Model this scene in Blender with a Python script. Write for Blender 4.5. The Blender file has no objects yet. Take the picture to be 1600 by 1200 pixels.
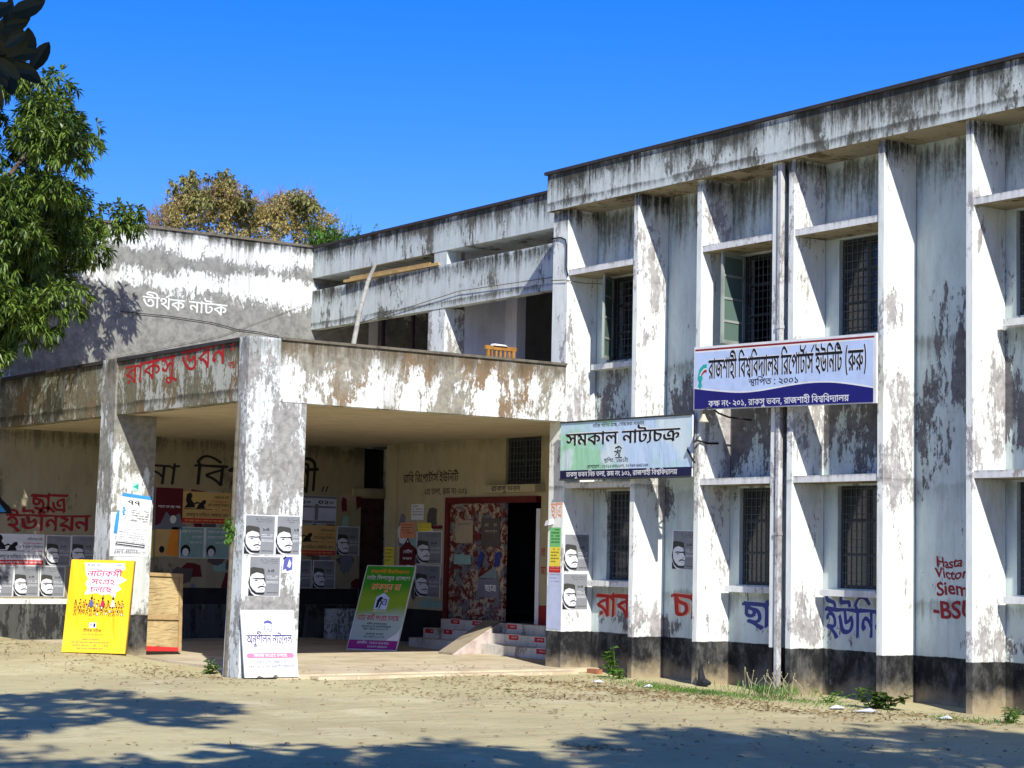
import bpy, math, random
import numpy as np
from mathutils import Vector, Matrix, geometry
R_ = random.Random(7)
SC = bpy.context.scene
COL = SC.collection
# ---------------------------------------------------------------- camera
cam = bpy.data.cameras.new('camera')
cam_o = bpy.data.objects.new('camera', cam)
COL.objects.link(cam_o)
cam.sensor_width = 36.0
cam.lens = 68.05
cam.clip_start = 0.1
cam.clip_end = 2000
RX = Vector((0.5763226, 0.8169536, 0.02095414))
UX = Vector((0.05909988, -0.06723835, 0.99598504))
WX = Vector((-0.81508249, 0.5727703, 0.08703284))
cam_o.matrix_world = Matrix(((RX.x, UX.x, -WX.x, 21.8961), (RX.y, UX.y, -WX.y, -16.0488), (RX.z, UX.z, -WX.z, 1.6), (0, 0, 0, 1)))
SC.camera = cam_o
# ---------------------------------------------------------------- sky and sun
SUN = Vector((2.49, -1.0, 2.07)).normalized()
w = bpy.data.worlds.new('World')
SC.world = w
w.use_nodes = True
nt = w.node_tree
bg = nt.nodes['Background']
sky = nt.nodes.new('ShaderNodeTexSky')
sky.sky_type = 'NISHITA'
sky.sun_disc = False
sky.sun_elevation = math.asin(SUN.z)
sky.sun_rotation = math.atan2(SUN.x, SUN.y)
sky.air_density = 1.0
sky.dust_density = 0.1
sky.ozone_density = 5.0
hs = nt.nodes.new('ShaderNodeHueSaturation')
hs.inputs['Saturation'].default_value = 1.38
hs.inputs['Value'].default_value = 1.0
nt.links.new(sky.outputs[0], hs.inputs['Color'])
tint = nt.nodes.new('ShaderNodeMix')
tint.data_type = 'RGBA'; tint.blend_type = 'MULTIPLY'
tint.inputs['Factor'].default_value = 1.0
tint.inputs[7].default_value = (1.08, .93, 1.44, 1)     # the deep violet-blue of this clear winter sky
nt.links.new(hs.outputs[0], tint.inputs[6])
nt.links.new(tint.outputs[2], bg.inputs['Color'])
bg.inputs['Strength'].default_value = 0.1
sl = bpy.data.lights.new('sun', 'SUN')
sl.energy = 5.0
sl.angle = math.radians(0.5)
sl.color = (1.0, 0.965, 0.87)
so = bpy.data.objects.new('sun', sl)
COL.objects.link(so)
so.rotation_euler = SUN.to_track_quat('Z', 'Y').to_euler()
so.location = (30, -15, 30)
SC.view_settings.view_transform = 'Standard'
SC.view_settings.look = 'None'
SC.view_settings.exposure = 0.3
SC.view_settings.gamma = 1.0
SC.view_settings.use_curve_mapping = False
SC.cycles.max_bounces = 8
SC.cycles.diffuse_bounces = 2
SC.cycles.transparent_max_bounces = 8

# ---------------------------------------------------------------- helpers
def tag(o, label, cat, group=None, kind=None):
    o['label'] = label
    o['category'] = cat
    if group: o['group'] = group
    if kind: o['kind'] = kind
    return o

def struct(o):
    o['kind'] = 'structure'
    return o

def empty(name, loc, label, cat, group=None):
    o = bpy.data.objects.new(name, None)
    COL.objects.link(o)
    o.location = loc
    o.empty_display_size = 0.2
    return tag(o, label, cat, group)

def link(name, me, mats, parent=None, smooth=False):
    o = bpy.data.objects.new(name, me)
    COL.objects.link(o)
    for m in (mats if isinstance(mats, (list, tuple)) else [mats]):
        me.materials.append(m)
    if parent:
        o.parent = parent
        o.matrix_parent_inverse = Matrix.Translation(-root_loc(parent))
    if smooth:
        for p in me.polygons: p.use_smooth = True
    return o

def root_loc(o):
    # meshes are written in world metres, so a child only cancels the offset of its thing's Empty
    return o.location.copy() if o.type == 'EMPTY' else Vector((0, 0, 0))

class MB:
    """collects shapes of one mesh"""
    def __init__(s): s.v = []; s.f = []; s.mi = []
    def face(s, pts, mi=0):
        b = len(s.v); s.v += [tuple(p) for p in pts]; s.f.append(tuple(range(b, b + len(pts)))); s.mi.append(mi)
    def box(s, x0, x1, y0, y1, z0, z1, mi=0, ch=0.0):
        if ch:
            # box with small chamfers on its vertical edges
            q = [(x0+ch, y0), (x1-ch, y0), (x1, y0+ch), (x1, y1-ch), (x1-ch, y1), (x0+ch, y1), (x0, y1-ch), (x0, y0+ch)]
            s.prism(q, z0, z1, mi); return s
        c = [(x0,y0,z0),(x1,y0,z0),(x1,y1,z0),(x0,y1,z0),(x0,y0,z1),(x1,y0,z1),(x1,y1,z1),(x0,y1,z1)]
        b = len(s.v); s.v += c
        for f in ((0,3,2,1),(4,5,6,7),(0,1,5,4),(1,2,6,5),(2,3,7,6),(3,0,4,7)):
            s.f.append(tuple(b+i for i in f)); s.mi.append(mi)
        return s
    def hexa(s, c, mi=0):
        b = len(s.v); s.v += [tuple(p) for p in c]
        for f in ((0,3,2,1),(4,5,6,7),(0,1,5,4),(1,2,6,5),(2,3,7,6),(3,0,4,7)):
            s.f.append(tuple(b+i for i in f)); s.mi.append(mi)
        return s
    def prism(s, poly, z0, z1, mi=0):
        b = len(s.v); n = len(poly)
        s.v += [(x, y, z0) for x, y in poly] + [(x, y, z1) for x, y in poly]
        s.f.append(tuple(b+i for i in reversed(range(n)))); s.mi.append(mi)
        s.f.append(tuple(b+n+i for i in range(n))); s.mi.append(mi)
        for i in range(n):
            j = (i+1) % n; s.f.append((b+i, b+j, b+n+j, b+n+i)); s.mi.append(mi)
        return s
    def tube(s, pts, r, n=8, mi=0, cap=True):
        pts = [Vector(p) for p in pts]
        rr = r if isinstance(r, (list, tuple)) else [r]*len(pts)
        rings = []
        up = None
        for i, p in enumerate(pts):
            d = (pts[min(i+1, len(pts)-1)] - pts[max(i-1, 0)]).normalized()
            if up is None: up = Vector((0,0,1)) if abs(d.z) < .9 else Vector((1,0,0))
            a = d.cross(up).normalized(); c = a.cross(d).normalized(); up = c
            b = len(s.v)
            for k in range(n):
                t = 2*math.pi*k/n
                s.v.append(tuple(p + (a*math.cos(t) + c*math.sin(t))*rr[i]))
            rings.append(b)
        for b0, b1 in zip(rings, rings[1:]):
            for k in range(n):
                s.f.append((b0+k, b0+(k+1)%n, b1+(k+1)%n, b1+k)); s.mi.append(mi)
        if cap:
            s.f.append(tuple(rings[0]+k for k in reversed(range(n)))); s.mi.append(mi)
            s.f.append(tuple(rings[-1]+k for k in range(n))); s.mi.append(mi)
        return s
    def build(s, name, mats, parent=None, smooth=False):
        me = bpy.data.meshes.new(name)
        me.from_pydata(s.v, [], s.f)
        if any(s.mi): me.polygons.foreach_set('material_index', s.mi)
        me.update()
        return link(name, me, mats, parent, smooth)

def wall_y(mb, x0, x1, z0, z1, y0, y1, holes, mi=0):
    """a wall lying along x with rectangular openings (x0,x1,z0,z1)"""
    xs = sorted({x0, x1} | {h[0] for h in holes} | {h[1] for h in holes})
    for a, b in zip(xs, xs[1:]):
        hs_ = sorted((h[2], h[3]) for h in holes if h[0] <= a and h[1] >= b)
        z = z0
        for p, q in hs_:
            if p > z: mb.box(a, b, y0, y1, z, p, mi)
            z = q
        if z < z1: mb.box(a, b, y0, y1, z, z1, mi)
    return mb

def wall_x(mb, y0, y1, z0, z1, x0, x1, holes, mi=0):
    ys = sorted({y0, y1} | {h[0] for h in holes} | {h[1] for h in holes})
    for a, b in zip(ys, ys[1:]):
        hs_ = sorted((h[2], h[3]) for h in holes if h[0] <= a and h[1] >= b)
        z = z0
        for p, q in hs_:
            if p > z: mb.box(x0, x1, a, b, z, p, mi)
            z = q
        if z < z1: mb.box(x0, x1, a, b, z, z1, mi)
    return mb

def stroke(pts, w):
    """a polyline of width w as a closed outline"""
    L = []; Rr = []
    n = len(pts)
    ww = w if isinstance(w, (list, tuple)) else [w]*n
    for i in range(n):
        a = pts[max(i-1, 0)]; b = pts[min(i+1, n-1)]
        dx, dy = b[0]-a[0], b[1]-a[1]; l = math.hypot(dx, dy) or 1
        L.append((pts[i][0]-dy/l*ww[i]/2, pts[i][1]+dx/l*ww[i]/2)); Rr.append((pts[i][0]+dy/l*ww[i]/2, pts[i][1]-dx/l*ww[i]/2))
    return L + Rr[::-1]

def ngon(cx, cy, rx, ry, n=16, a0=0.0, a1=2*math.pi):
    return [(cx+rx*math.cos(a0+(a1-a0)*k/n), cy+ry*math.sin(a0+(a1-a0)*k/n)) for k in range(n + (0 if a1-a0 > 6.28 else 1))]

class Flat:
    """paint, print or lettering on a flat surface: origin, unit axes u and v, outward normal"""
    def __init__(s, o, u, v, lift=0.002, step=0.0012):
        s.o = Vector(o); s.u = Vector(u).normalized(); s.v = Vector(v).normalized(); s.n = s.u.cross(s.v).normalized()
        s.lift = lift; s.step = step; s.mb = MB()
    def P(s, x, y, l): return s.o + s.u*x + s.v*y + s.n*(s.lift + s.step*l)
    def poly(s, pts, mi=0, l=0): return s.shapes([pts], mi, l)
    def rect(s, x0, y0, x1, y1, mi=0, l=0):
        s.mb.face([s.P(x0,y0,l), s.P(x1,y0,l), s.P(x1,y1,l), s.P(x0,y1,l)], mi); return s
    def shapes(s, cs, mi=0, l=0, nonzero=True):
        co = []; fs = []
        for c in cs:
            b = len(co); co += [Vector(p) for p in c]; fs.append(list(range(b, b+len(c))))
        ed = [(q[k], q[(k+1) % len(q)]) for q in fs for k in range(len(q))]
        v, e, f, ov, oe, of = geometry.delaunay_2d_cdt(co, ed, [], 0, 1e-6)
        if not f: return s
        V = np.array([(p.x, p.y) for p in v]); T = np.array([tuple(t) for t in f]); cen = V[T].mean(1)
        A = np.array([(co[a].x, co[a].y, co[b_].x, co[b_].y) for a, b_ in ed])
        x0, y0, x1, y1 = A.T
        py = cen[:, 1:2]; px = cen[:, 0:1]
        up = (y0 <= py) & (y1 > py); dn = (y0 > py) & (y1 <= py)
        dy = np.where(y1 == y0, 1e-12, y1-y0)
        right = (x0 + (py-y0)/dy*(x1-x0)) > px
        wn = (up & right).sum(1) - (dn & right).sum(1)
        b = len(s.mb.v); s.mb.v += [tuple(s.P(p.x, p.y, l)) for p in v]
        for t, k in zip(T.tolist(), wn):
            if k == 0: continue
            p, q, c = V[t[0]], V[t[1]], V[t[2]]
            if (q[0]-p[0])*(c[1]-p[1])-(q[1]-p[1])*(c[0]-p[0]) < 0: t.reverse()
            s.mb.f.append(tuple(b+m for m in t)); s.mb.mi.append(mi)
        return s
    def text(s, key, x, y, wd, h, mi=0, l=0, bold=0, slant=0.0, wob=0.0):
        """Bengali words from the outline table: baseline at x,y; total width wd; headline height h"""
        W, items = TX[key]
        sx = wd/W; sy = h/640.0
        cs = []
        for it in items.split():
            g, gx, gy = map(int, it.split(','))
            for c in GL[g].split('|'):
                for k in range(1 + (1 if bold else 0)):
                    pts = []
                    for q in c.split():
                        a, b = q.split(',')
                        X = int(a)+gx+bold*k; Y = int(b)+gy+bold*0.5*k
                        if wob: X += wob*math.sin(Y*.011+gx*.007); Y += wob*math.sin(X*.008)
                        pts.append((x + X*sx + Y*sy*slant, y + Y*sy))
                    cs.append(pts)
        return s.shapes(cs, mi, l)
    def build(s, name, mats, parent=None): return s.mb.build(name, mats, parent)

def ibars(F, x0, x1, y, h, seed, mi, l, fill=.85):
    """a line of print too small to read: a row of little words"""
    r = random.Random(seed); x = x0
    while x < x1:
        w_ = min(r.uniform(1.2, 3.5)*h, x1-x)
        if r.random() < fill:
            F.rect(x, y+h*.62, x+w_, y+h*.8, mi, l)
            k = x
            while k < x+w_-h*.15:
                F.rect(k, y+r.choice((0, .05, .2))*h, k+h*.17, y+h*.62, mi, l)
                if r.random() < .5: F.rect(k+h*.17, y+h*.22, min(k+h*.4, x+w_), y+h*.38, mi, l)
                k += h*r.uniform(.34, .6)
        x += w_ + h*.35

# ---------------------------------------------------------------- materials
class NB:
    def __init__(s, name):
        s.m = bpy.data.materials.new(name); s.m.use_nodes = True; s.t = s.m.node_tree
        s.b = s.t.nodes['Principled BSDF']; s.b.inputs['Roughness'].default_value = .85
        s.b.inputs['Specular IOR Level'].default_value = .25
        g = s.t.nodes.new('ShaderNodeNewGeometry'); s.pos = g.outputs['Position']; s.geo = g
        sp = s.t.nodes.new('ShaderNodeSeparateXYZ'); s.t.links.new(s.pos, sp.inputs[0]); s.x, s.y, s.z = sp.outputs
    def put(s, sock, v):
        if v is None: return
        if hasattr(v, 'is_output'): s.t.links.new(v, sock)
        elif isinstance(v, (tuple, list)) and len(v) == 3 and sock.type == 'RGBA': sock.default_value = (*v, 1)
        else: sock.default_value = v
    def noise(s, scale=1., detail=6., rough=.6, st=(1,1,1), dist=0., off=(0,0,0), out=0):
        mp = s.t.nodes.new('ShaderNodeMapping'); s.t.links.new(s.pos, mp.inputs[0]); mp.inputs['Scale'].default_value = st; mp.inputs['Location'].default_value = off
        n = s.t.nodes.new('ShaderNodeTexNoise'); s.t.links.new(mp.outputs[0], n.inputs['Vector'])
        n.inputs['Scale'].default_value = scale; n.inputs['Detail'].default_value = detail; n.inputs['Roughness'].default_value = rough; n.inputs['Distortion'].default_value = dist
        return n.outputs[out]
    def voro(s, scale, st=(1,1,1), feat='F1', out=0):
        mp = s.t.nodes.new('ShaderNodeMapping'); s.t.links.new(s.pos, mp.inputs[0]); mp.inputs['Scale'].default_value = st
        n = s.t.nodes.new('ShaderNodeTexVoronoi'); n.feature = feat; s.t.links.new(mp.outputs[0], n.inputs['Vector']); n.inputs['Scale'].default_value = scale
        return n.outputs[out]
    def m_(s, op, a, b=None, c=None, clamp=False):
        n = s.t.nodes.new('ShaderNodeMath'); n.operation = op; n.use_clamp = clamp
        for i, q in enumerate((a, b, c)): s.put(n.inputs[i], q)
        return n.outputs[0]
    def step(s, v, lo, hi):
        n = s.t.nodes.new('ShaderNodeMapRange'); n.interpolation_type = 'SMOOTHSTEP'
        s.put(n.inputs['Value'], v); n.inputs['From Min'].default_value = lo; n.inputs['From Max'].default_value = hi
        if lo > hi:
            n.inputs['From Min'].default_value = hi; n.inputs['From Max'].default_value = lo; n.inputs['To Min'].default_value = 1; n.inputs['To Max'].default_value = 0
        return n.outputs[0]
    def mix(s, a, b, f, mode='MIX'):
        n = s.t.nodes.new('ShaderNodeMix'); n.data_type = 'RGBA'; n.blend_type = mode
        s.put(n.inputs['Factor'], f); s.put(n.inputs['A'] if False else n.inputs[6], a); s.put(n.inputs[7], b)
        return n.outputs[2]
    def bump(s, h, strength=.3, dist=.02):
        n = s.t.nodes.new('ShaderNodeBump'); s.put(n.inputs['Height'], h); n.inputs['Strength'].default_value = strength; n.inputs['Distance'].default_value = dist
        s.t.links.new(n.outputs[0], s.b.inputs['Normal'])
    def col(s, c): s.put(s.b.inputs['Base Color'], c); return s
    def done(s, rough=None):
        if rough is not None: s.put(s.b.inputs['Roughness'], rough)
        return s.m

def plain(name, c, rough=.6, var=.12, metal=0., sc=3.):
    n = NB(name)
    v = n.noise(sc, 5, .6)
    n.col(n.mix(c, tuple(q*(1-var*2) for q in c), n.step(v, .4, .75)))
    n.b.inputs['Metallic'].default_value = metal
    return n.done(rough)

def plaster(name, clean, under, peel=.42, peelz=None, drips=(), mould=(.045,.045,.035), grime=.35, plinth=None, brown=0., wash=None, sc=1.0, soft=.04, jag=.22):
    """old lime-washed plaster: flaked paint over cement, black mould running down from edges, dust"""
    n = NB(name)
    flake = n.noise(1.5*sc, 12, .70, (1, 1, .42), .25)
    fine = n.noise(17*sc**.5, 8, .75, (1, 1, .6))
    run = n.noise(1.0, 8, .68, (15, 15, 1.1))
    wide = n.noise(1.0, 6, .6, (2.6, 2.6, .35), 0., (6.3, 1.9, 4.4))
    big = n.noise(.5*sc, 4, .55, (1,1,.8), 0., (3.1, 7.7, 1.3))
    f = n.m_('ADD', n.m_('MULTIPLY', flake, .66), n.m_('MULTIPLY', big, .34))
    f = n.m_('ADD', f, n.m_('MULTIPLY', n.m_('SUBTRACT', fine, .5), jag))
    f = n.m_('ADD', f, n.m_('MULTIPLY', n.m_('SUBTRACT', run, .5), .24))
    if peelz:
        for z0, hw, amt in peelz:
            k = n.step(n.m_('ABSOLUTE', n.m_('SUBTRACT', n.z, z0)), hw, 0.0)
            f = n.m_('SUBTRACT', f, n.m_('MULTIPLY', k, amt))
    pm = n.step(f, peel+soft*.5, peel-soft*.5)
    uc = n.mix(under, tuple(q*.55 for q in under), n.step(n.noise(5*sc, 8, .7), .35, .7))
    if brown: uc = n.mix(uc, (.20, .115, .05), n.m_('MULTIPLY', n.step(n.noise(1.6, 6, .6, (1,1,.5), 0, (5,2,9)), .48, .62), brown))
    cc = n.mix(clean, tuple(q*.80 for q in clean), n.step(n.noise(2.2*sc, 9, .68, (1.6,1.6,.6)), .40, .72))
    cc = n.mix(cc, (.36,.36,.31), n.m_('MULTIPLY', n.step(n.m_('ADD', n.m_('MULTIPLY', run, .6), n.m_('MULTIPLY', wide, .4)), .47, .66), grime))
    cc = n.mix(cc, (.20,.20,.17), n.m_('MULTIPLY', n.step(fine, .60, .70), grime*.7))
    if wash: cc = n.mix(cc, wash, n.step(n.noise(.7, 7, .6, (1,1,1), .4, (9,4,2)), .46, .60))
    c = n.mix(cc, uc, pm)
    # hairline edge shadow of the flakes is left to the bump
    for zt, ln, am in drips:
        d = n.m_('DIVIDE', n.m_('SUBTRACT', zt, n.z), ln)
        inside = n.m_('MULTIPLY', n.step(n.m_('ADD', d, n.m_('MULTIPLY', n.m_('SUBTRACT', wide, .5), .5)), -.10, .14), n.step(d, 1.0, 0.0))
        k = n.m_('ADD', n.m_('MULTIPLY', run, .50), n.m_('ADD', n.m_('MULTIPLY', fine, .30), n.m_('MULTIPLY', wide, .30)))
        k = n.m_('ADD', k, n.m_('MULTIPLY', inside, .22))
        msk = n.m_('MULTIPLY', n.m_('MULTIPLY', n.step(k, .60, .82), n.step(inside, .02, .3)), am)
        c = n.mix(c, mould, msk)
    if plinth is not None:
        e = n.m_('ADD', n.z, n.m_('MULTIPLY', n.m_('SUBTRACT', n.noise(7, 5, .7), .5), .035))
        e2 = n.m_('ADD', n.z, n.m_('MULTIPLY', n.m_('SUBTRACT', n.noise(2.5, 8, .7), .5), .6))
        pm2 = n.step(e, plinth+.006, plinth-.006)
        blk = n.mix((.013,.013,.015), (.13,.13,.12), n.step(n.noise(4.2, 12, .75, (1,1,.6), .2), .42, .72))
        blk = n.mix(blk, (.42,.34,.215), n.m_('MULTIPLY', n.step(e2, .27, -.03), .85))
        blk = n.mix(blk, (.35,.35,.32), n.step(n.noise(4, 10, .72, (1,1,.7), 0, (2,8,5)), .66, .69))
        c = n.mix(c, blk, pm2)
    n.col(c)
    hgt = n.m_('ADD', n.m_('MULTIPLY', pm, -.6), n.m_('MULTIPLY', fine, .5))
    n.bump(hgt, .35, .012)
    return n.done(.9)

WH = (.80, .83, .775)
CEM = (.33, .30, .265)
M = {}
M['fascia'] = plaster('weathered_fascia', (.58,.635,.61), (.17,.17,.145), .455, [(6.95,.22,.07)], [(7.0, .62, 1.), (6.56, .16, .8)], grime=.9, sc=2.0)
M['loggia'] = plaster('weathered_loggia', (.57,.63,.62), (.18,.18,.155), .44, [(6.95,.25,.06)], [(7.0, .6, 1.), (6.22, .5, 1.), (5.62,.16,.8)], grime=.85, sc=1.8)
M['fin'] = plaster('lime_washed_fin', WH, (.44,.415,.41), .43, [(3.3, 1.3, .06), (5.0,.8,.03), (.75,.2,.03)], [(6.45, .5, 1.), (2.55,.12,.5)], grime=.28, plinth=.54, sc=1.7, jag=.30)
M['wing'] = plaster('shaded_lime_wash', (.56,.645,.625), (.17,.165,.17), .395, [(3.35, 1.15, .13), (.72,.2,.06), (4.6,.5,.04)], [(6.45,1.1,.9), (4.20,.55,.6), (2.50,.45,.3), (1.18,.40,.5)], mould=(.085,.08,.05), grime=.35, plinth=.54, sc=1.7, jag=.30)  # recess shade put into the wash: darker than the fins, top drip included
M['ledge'] = plaster('lime_washed_ledge', (.74,.74,.72), (.40,.37,.33), .42, None, [(5.58,.06,.5), (2.6,.06,.5)], grime=.5, sc=3)
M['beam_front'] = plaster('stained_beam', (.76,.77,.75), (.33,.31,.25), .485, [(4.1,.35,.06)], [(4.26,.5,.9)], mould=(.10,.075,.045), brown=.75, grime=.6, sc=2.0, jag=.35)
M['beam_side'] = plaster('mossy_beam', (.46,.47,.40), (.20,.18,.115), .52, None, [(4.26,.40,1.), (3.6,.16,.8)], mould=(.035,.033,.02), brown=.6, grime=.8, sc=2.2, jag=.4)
M['column'] = plaster('worn_column', (.70,.745,.735), (.36,.35,.335), .495, [(2.9,.8,.05), (.9,.3,.05)], [(4.25,.5,.6)], brown=.25, grime=.6, sc=2.3, jag=.4)
M['column_dark'] = plaster('worn_column_plinth', (.66,.69,.68), (.30,.29,.25), .50, [(2.9,.8,.05)], [(4.25,.6,.8)], brown=.2, grime=.5, sc=2.0, plinth=.62)
M['left_wall'] = plaster('weathered_block', (.74,.76,.75), (.27,.27,.25), .485, [(6.45,.20,.12), (5.15,1.0,.40), (6.10,.22,-.06), (6.75,.18,-.04)], [(7.0,.35,1.), (4.6,.6,.3)], grime=.8, sc=1.5, soft=.05, jag=.55)
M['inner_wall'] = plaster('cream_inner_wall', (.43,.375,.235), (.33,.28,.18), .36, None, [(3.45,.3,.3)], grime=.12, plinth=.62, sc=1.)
M['inner_dim'] = plaster('dimmed_cream_wall', (.33,.285,.18), (.20,.17,.11), .42, None, [(3.45,.5,.7)], grime=.3, plinth=.62, sc=1.2)  # darker copy of the cream wall: porch shade put into the colour, plus grime
M['ceiling'] = plaster('tan_ceiling', (.55,.46,.32), (.42,.34,.23), .34, None, [], grime=.1)
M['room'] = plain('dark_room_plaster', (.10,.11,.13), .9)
M['loggia_in'] = plaster('pale_loggia_wall', (.70,.72,.76), (.5,.5,.48), .33, None, [], grime=.2)
M['coping'] = plain('mould_black_coping', (.045,.040,.042), .9, .2, 0, 12)
M['coping_lt'] = plain('weathered_coping', (.16,.14,.105), .9, .25, 0, 9)
M['frame'] = plain('old_window_frame', (.05,.055,.055), .6, .2)
M['grille'] = plain('rusty_window_grille', (.10,.12,.12), .6, .2)
M['soffit'] = plaster('shaded_stained_soffit', (.36,.30,.19), (.16,.12,.06), .47, None, [], grime=.4, sc=1.6)  # shade of the undersides put into the colour, along with brown stains
M['shutter'] = plain('pale_green_shutter_rail', (.34,.38,.34), .5, .2)
def glass(name, c, a):
    n = NB(name)
    n.b.inputs['Base Color'].default_value = (*c, 1); n.b.inputs['Roughness'].default_value = .12
    n.b.inputs['Specular IOR Level'].default_value = .5; n.b.inputs['Alpha'].default_value = a
    return n.m
M['glass'] = glass('dark_room_glass', (.018,.022,.026), .93)  # near-opaque pane; the dark of the unlit room is put into its colour
M['glass_g'] = glass('dusty_green_glass', (.13,.20,.17), .92)
for k, c, r in (('black',(.012,.012,.014),.7), ('white',(.80,.80,.79),.7), ('paper',(.72,.73,.76),.8), ('grey_print',(.235,.245,.265),.8), ('hat',(.055,.055,.05),.8),
    ('red',(.40,.02,.02),.7), ('navy_paint',(.035,.05,.22),.7), ('dark_red_paint',(.26,.02,.025),.8), ('black_paint',(.018,.018,.02),.8), ('white_chalk',(.70,.72,.72),.9), ('maroon_print',(.11,.012,.02),.8),
    ('yellow_print',(.83,.52,.02),.6), ('crimson',(.50,.02,.09),.6), ('orange',(.85,.28,.03),.7), ('salmon',(.80,.32,.18),.8), ('navy',(.012,.012,.16),.45), ('ink_navy',(.012,.014,.06),.5), ('sky_print',(.52,.64,.88),.45),
    ('mint',(.42,.66,.56),.5), ('lilac',(.50,.56,.74),.5), ('green_print',(.12,.36,.03),.5), ('teal',(.02,.42,.34),.5), ('note_green',(.17,.52,.18),.7), ('note_yellow',(.80,.66,.07),.7), ('note_red',(.55,.03,.03),.7),
    ('pink',(.62,.22,.36),.6), ('purple_print',(.34,.03,.22),.5), ('slate_print',(.17,.18,.22),.8), ('cyan_print',(.05,.30,.62),.6), ('indigo',(.10,.11,.36),.6), ('ochre_print',(.62,.42,.16),.8), ('cyan_dull',(.20,.27,.28),.8), ('tan_paper',(.40,.32,.23),.85), ('dark_paper',(.10,.085,.08),.85), ('dull_green',(.26,.42,.40),.7), ('lavender_panel',(.50,.56,.74),.8)):
    M[k] = plain(k+'_surface', c, r, .08, 0, 4)
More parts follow.
